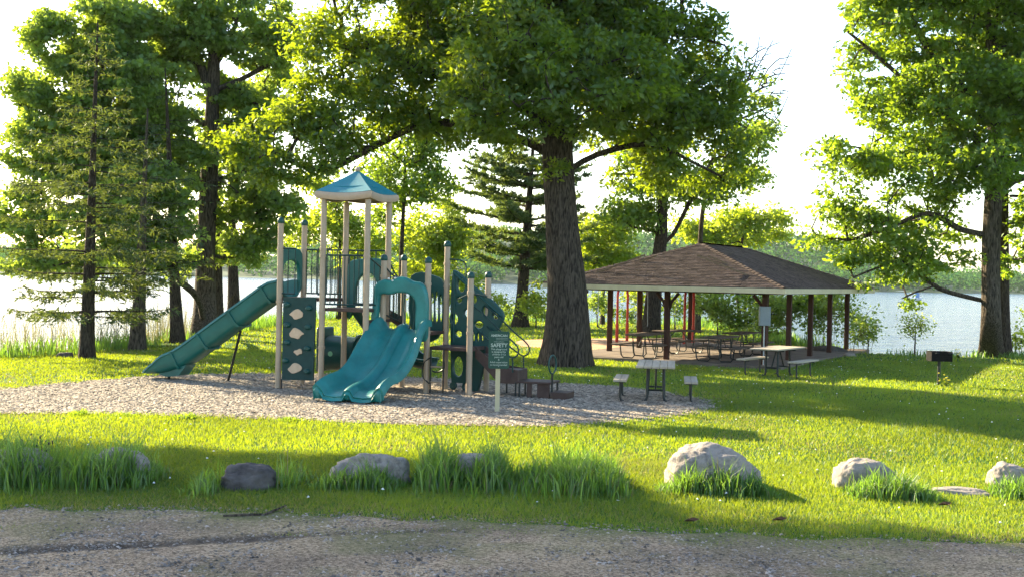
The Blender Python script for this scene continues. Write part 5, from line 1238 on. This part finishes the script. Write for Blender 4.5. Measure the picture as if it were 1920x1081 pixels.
# tall clumps among the boulders
def clump(label, px0, px1, py, hpx, n, group='tall grass clumps between the boulders', peak=None, mat=grassT, wd=0.017, spread=0.32, cat='tall grass', name='grass_clump', lean=0.45):
    rg2 = np.random.default_rng(int(px0+py)); a = gbase((px0+px1)/2, py); s = a.y/F
    n = int(n*0.8); px = px0+(px1-px0)*rg2.beta(1.3, 1.3, n); u_ = (px-px0)/(px1-px0); env = np.sin(np.pi*np.clip(u_, 0.04, 0.96))**0.5*(0.55+0.75*vnoise(px*0.03+py, px*0, 1.0, 2))
    x = (px-960)*s; y = a.y+rg2.normal(size=n)*spread; z = height(x, y)-0.01; h = hpx*s*env*(0.30+0.62*rg2.random(n)+0.45*(rg2.random(n) > 0.9))
    x0_ = (px0+px1)/2; rel = np.array([((px0+px1)/2-960)*s, a.y, a.z])
    v, f, t = blades(x, y, z, np.maximum(h, 0.04), wd*(0.7+0.6*rg2.random(n)), lean, 2, rg2)
    o = thing(name, label, cat, tuple(rel), group=group, world=False)
    npmesh('blades', v-rel, f, mat, o, t, 'stuff')
    if name == 'grass_clump':
        nd = max(8, n//9); q = rg2.integers(0, n, nd); v, f, t = blades(x[q]+rg2.normal(size=nd)*0.03, y[q], z[q], np.maximum(h[q]*(0.5+0.8*rg2.random(nd)), 0.05), wd*0.6, 0.75, 2, rg2)
        npmesh('dry_stalks', v-rel, f, reedM, o, t, 'stuff')
    return o
clump('broad tall grass clump with seed heads at the far left', -60, 160, 895, 92, 2600, spread=0.35)
clump('thick tall grass around the second boulder from the left', 130, 310, 897, 88, 2300)
clump('thin grass tufts left of the low dark boulder', 355, 430, 915, 56, 330)
clump('sparse tufts of grass right of the low dark boulder', 500, 590, 905, 58, 260)
clump('tall grass in front of the grey domed boulder', 590, 770, 918, 52, 1300, spread=0.12)
clump('tall pointed grass clump at centre left of the small buried boulder', 785, 885, 908, 92, 1500)
clump('wispy tall grass right of the small buried boulder', 880, 970, 908, 88, 1200)
clump('dense mounded grass clump with no boulder, right of centre', 965, 1190, 913, 82, 3300, spread=0.4)
clump('sunlit grass in front of the largest boulder', 1235, 1470, 925, 62, 1900, spread=0.12)
clump('bright grass growing over the right end of the sloping boulder', 1590, 1770, 928, 56, 1700, spread=0.15)
clump('grass at the foot of the boulder at the right edge', 1865, 1960, 926, 54, 700, spread=0.15)
# seed heads
for i in range(26):
    px = random.uniform(30, 100); p = PD(px, random.uniform(812, 850), 14.9+random.uniform(-.3, .3))
    if i == 0: sh = MB()
    sh.ball(p, 0.010, 1.6, 6, 4); sh.tube([p, Vector((p.x+0.03, p.y, 0.0))], 0.0015, 3)
o = sh.build('seed_heads', black, None); o['kind'] = 'stuff'; tag(o, 'dark seed heads above the left grass clump')
# weeds along the chip bed edge
for lab, px, py, w_ in (('low weed patch at the front edge of the wood chips, left', 240, 782, 55), ('second low weed patch at the chip edge, further left', 152, 779, 45), ('low weed tuft at the chip edge below the climbing wall', 552, 788, 60), ('small weed tuft at the left chip edge below the long slide', 350, 784, 50)):
    clump(lab, px-w_/2, px+w_/2, py, 16, 420, 'weeds at the edge of the wood chips', mat=leafM, wd=0.02, spread=0.10, cat='weed', name='weed_patch', lean=0.9)
# bank vegetation: long grass, reeds
RV = []; RF = []; RT = []; o1 = 0; TV = []; TF = []; TT = []; o2 = 0
x, y = sample_view(160000, 30, 78, rng, margin=1.15); d = bank_dist(x, y); k = (d > -1.3) & (d < 1.6) & ~inpoly(x, y, SLABP); x, y, d = x[k], y[k], d[k]
nz_ = vnoise(x, y, 0.5, 3); k = nz_ > 0.38; x, y = x[k], y[k]; z = height(x, y); h = (0.18+0.5*rng.random(len(x)))*(0.5+vnoise(x, y, 0.35, 2)); h = h*np.where((x > 12) & (y < 50), 0.5, 1)
v, f, t = blades(x, y, z, h, 0.035, 0.4, 2); tag(npmesh('bank_grass', v, f, grassT, None, t, 'stuff'), 'long grass along the lake bank')
x, y = sample_view(90000, 30, 50, rng, margin=1.15); d = bank_dist(x, y); k = (d > -0.5) & (d < 3.0) & (x < -9.5); x, y = x[k][:2600], y[k][:2600]
z = height(x, y); h = 0.7+1.3*rng.random(len(x))*(0.4+vnoise(x, y, 0.6, 2)); v, f, t = blades(x, y, z, h, 0.016, 0.35, 2)
tag(npmesh('reeds', v, f, reedM, None, t, 'stuff'), 'thin dry reeds at the left shore')
# thin bare twigs and saplings on the right bank
tw = []; rd = []
for i in range(90):
    px = random.choice([random.uniform(1480, 1700), random.uniform(1880, 1960), random.uniform(1100, 1300), random.uniform(0, 160)]); D_ = 44+random.random()*3 if px > 1400 else (62 if px > 900 else 36)
    p = PD(px, 600, D_); p.z = hz(p.x, p.y); h_ = 0.5+random.random()*1.1; q = p+Vector((random.uniform(-.3, .3), 0, h_))
    tw.append(smooth_path([p, lerp(p, q, 0.5)+Vector((random.uniform(-.08, .08), 0, 0)), q], 0.3)); rd.append(np.linspace(0.009, 0.003, len(tw[-1])))
v, f = np_tubes(tw, rd, 4); tag(npmesh('bank_twigs', v, f, reedM, None, None, 'stuff'), 'thin bare stems on the bank')
# wood chips and road stones as loose pieces
def pieces(x, y, z, s, flat, rg, asp=1.6):
    n = len(x); base = np.array([(1, 0, 0), (-0.5, 0.85, 0), (-0.6, -0.8, 0), (0.1, 0.1, 1.0), (0.3, -0.9, 0.35)])
    an = rg.random(n)*6.283; c, s_ = np.cos(an), np.sin(an); v = base[None]*(1+0.35*rg.normal(size=(n, 5, 3)))
    v = v*np.array([asp, 1, flat]); tl = rg.normal(size=n)*0.35
    X = v[..., 0]*c[:, None]-v[..., 1]*s_[:, None]; Y = v[..., 0]*s_[:, None]+v[..., 1]*c[:, None]; Zz = v[..., 2]+tl[:, None]*v[..., 0]*0.4
    V = np.stack([X, Y, Zz], -1)*s[:, None, None]+np.stack([x, y, z], 1)[:, None]
    k = np.arange(n)*5; f = np.concatenate([np.stack([k+a, k+b, k+c_], 1) for a, b, c_ in ((0, 1, 3), (1, 2, 3), (2, 4, 3), (4, 0, 3), (2, 0, 4))])
    return V.reshape(-1, 3), f, np.repeat(rg.random(n), 5)
x, y = sample_view(150000, 20.5, 33.5, rng, margin=1.05); k = inpoly(x+rng.normal(size=len(x))*0.12, y+rng.normal(size=len(x))*0.2, BED); x, y = x[k], y[k]; z = height(x, y)+0.014
v, f, t = pieces(x, y, z, (0.016+0.022*rng.random(len(x))), 0.45, rng, 1.9); tag(npmesh('wood_chips', v, f, chip, None, t, 'stuff'), 'pale wood chips of the playground bed')
x, y = sample_view(46000, 9.3, 14.6, rng); e = road_edge(x); k = (y < e+0.35*rng.random(len(x))) ; x, y = x[k], y[k]; z = height(x, y)+0.008
dn = vnoise(x, y, 0.8, 3); k = rng.random(len(x)) < dn*1.3; x, y, z = x[k], y[k], z[k]
v, f, t = pieces(x, y, z, 0.0065+0.016*rng.random(len(x))**3, 0.7, rng, 1.2); tag(npmesh('road_stones', v, f, pebble, None, t, 'stuff'), 'loose stones on the gravel road')
# white clover heads in the lawn
x, y = sample_view(420, 12.5, 40, rng); k = lawn_ok(x, y); x, y = x[k], y[k]; z = height(x, y)+0.05
v, f, t = pieces(x, y, z, np.full(len(x), 0.016), 1.0, rng, 1.0); tag(npmesh('clover_heads', v, f, petal, None, t, 'stuff'), 'tiny white flower heads in the lawn')
# yellow wild flowers beside the grill
for lab, px, py in (('yellow flowers on green stalks right beside the grill post', 1771, 724), ('small yellow flowers at the foot of the big maple', 1797, 672)):
    b = gbase(px, py); r_ = thing('wild_flower', lab, 'wild flower', b)
    mb = MB(); fl = MB(); lf = MB()
    for i in range(9):
        q = b+Vector((random.uniform(-.14, .14), random.uniform(-.1, .1), 0.12+random.random()*0.22)); mb.tube([Vector((b.x+(q.x-b.x)*0.4, q.y, b.z-0.02)), q], 0.005, 4)
        fl.lathe([(0.002, 0), (0.026, 0.01), (0.02, 0.022), (0.002, 0.026)], q, 7); 
        for k in range(5):
            a_ = random.random()*6.28; p = lerp(Vector((b.x+(q.x-b.x)*0.4, q.y, b.z)), q, random.random()*0.6); d = Vector((math.cos(a_), math.sin(a_), 0.7))*0.10; n_ = Vector((-math.sin(a_), math.cos(a_), 0))*0.02
            lf.add([p, p+d*0.5+n_, p+d, p+d*0.5-n_], [(0, 1, 2, 3)])
    for o_ in (mb.build('stem_tuft', grassT, r_), fl.build('blossom', yellow, r_, smooth=True), lf.build('leaf_tuft', grassM, r_)): o_['kind'] = 'stuff'
# fallen stick and dead leaves by the road
p0, p1, p2 = G(418, 972), G(495, 970), G(536, 957)
o = MB().tube([p0+UP*0.03, lerp(p0, p1, .5)+UP*0.035, p1+UP*0.03, p2+UP*0.06], [0.012, 0.016, 0.018, 0.008], 7).build('fallen_stick', barkB, None, smooth=True); tag(o, 'fallen grey stick at the grassy road edge on the left', 'stick')
for lab, px, py in (('dark dead leaf lying on the sunlit grass at lower right', 1772, 950), ('dead brown leaf at the edge of road and grass', 1462, 984), ('curled dead leaf left of the other one on the road edge', 1297, 988)):
    b = gbase(px, py)+UP*0.05; mb = MB()
    mb.add([b+Vector(q)*0.055 for q in ((-1.6, 0, 0), (-.6, .7, .4), (.3, .5, .7), (1.5, .1, .5), (.5, -.6, .2), (-.7, -.6, .5), (0, 0, 0))], [(0, 6, 1), (1, 6, 2), (2, 6, 3), (3, 6, 4), (4, 6, 5), (5, 6, 0)])
    tag(mb.build('dead_leaf', noisy('dead_leaf_brown', (0.05, 0.025, 0.012), (0.10, 0.05, 0.025), 8), None), lab, 'leaf', 'dead leaves by the road')
for o in bpy.data.objects:
    if '_w' in o: del o['_w']
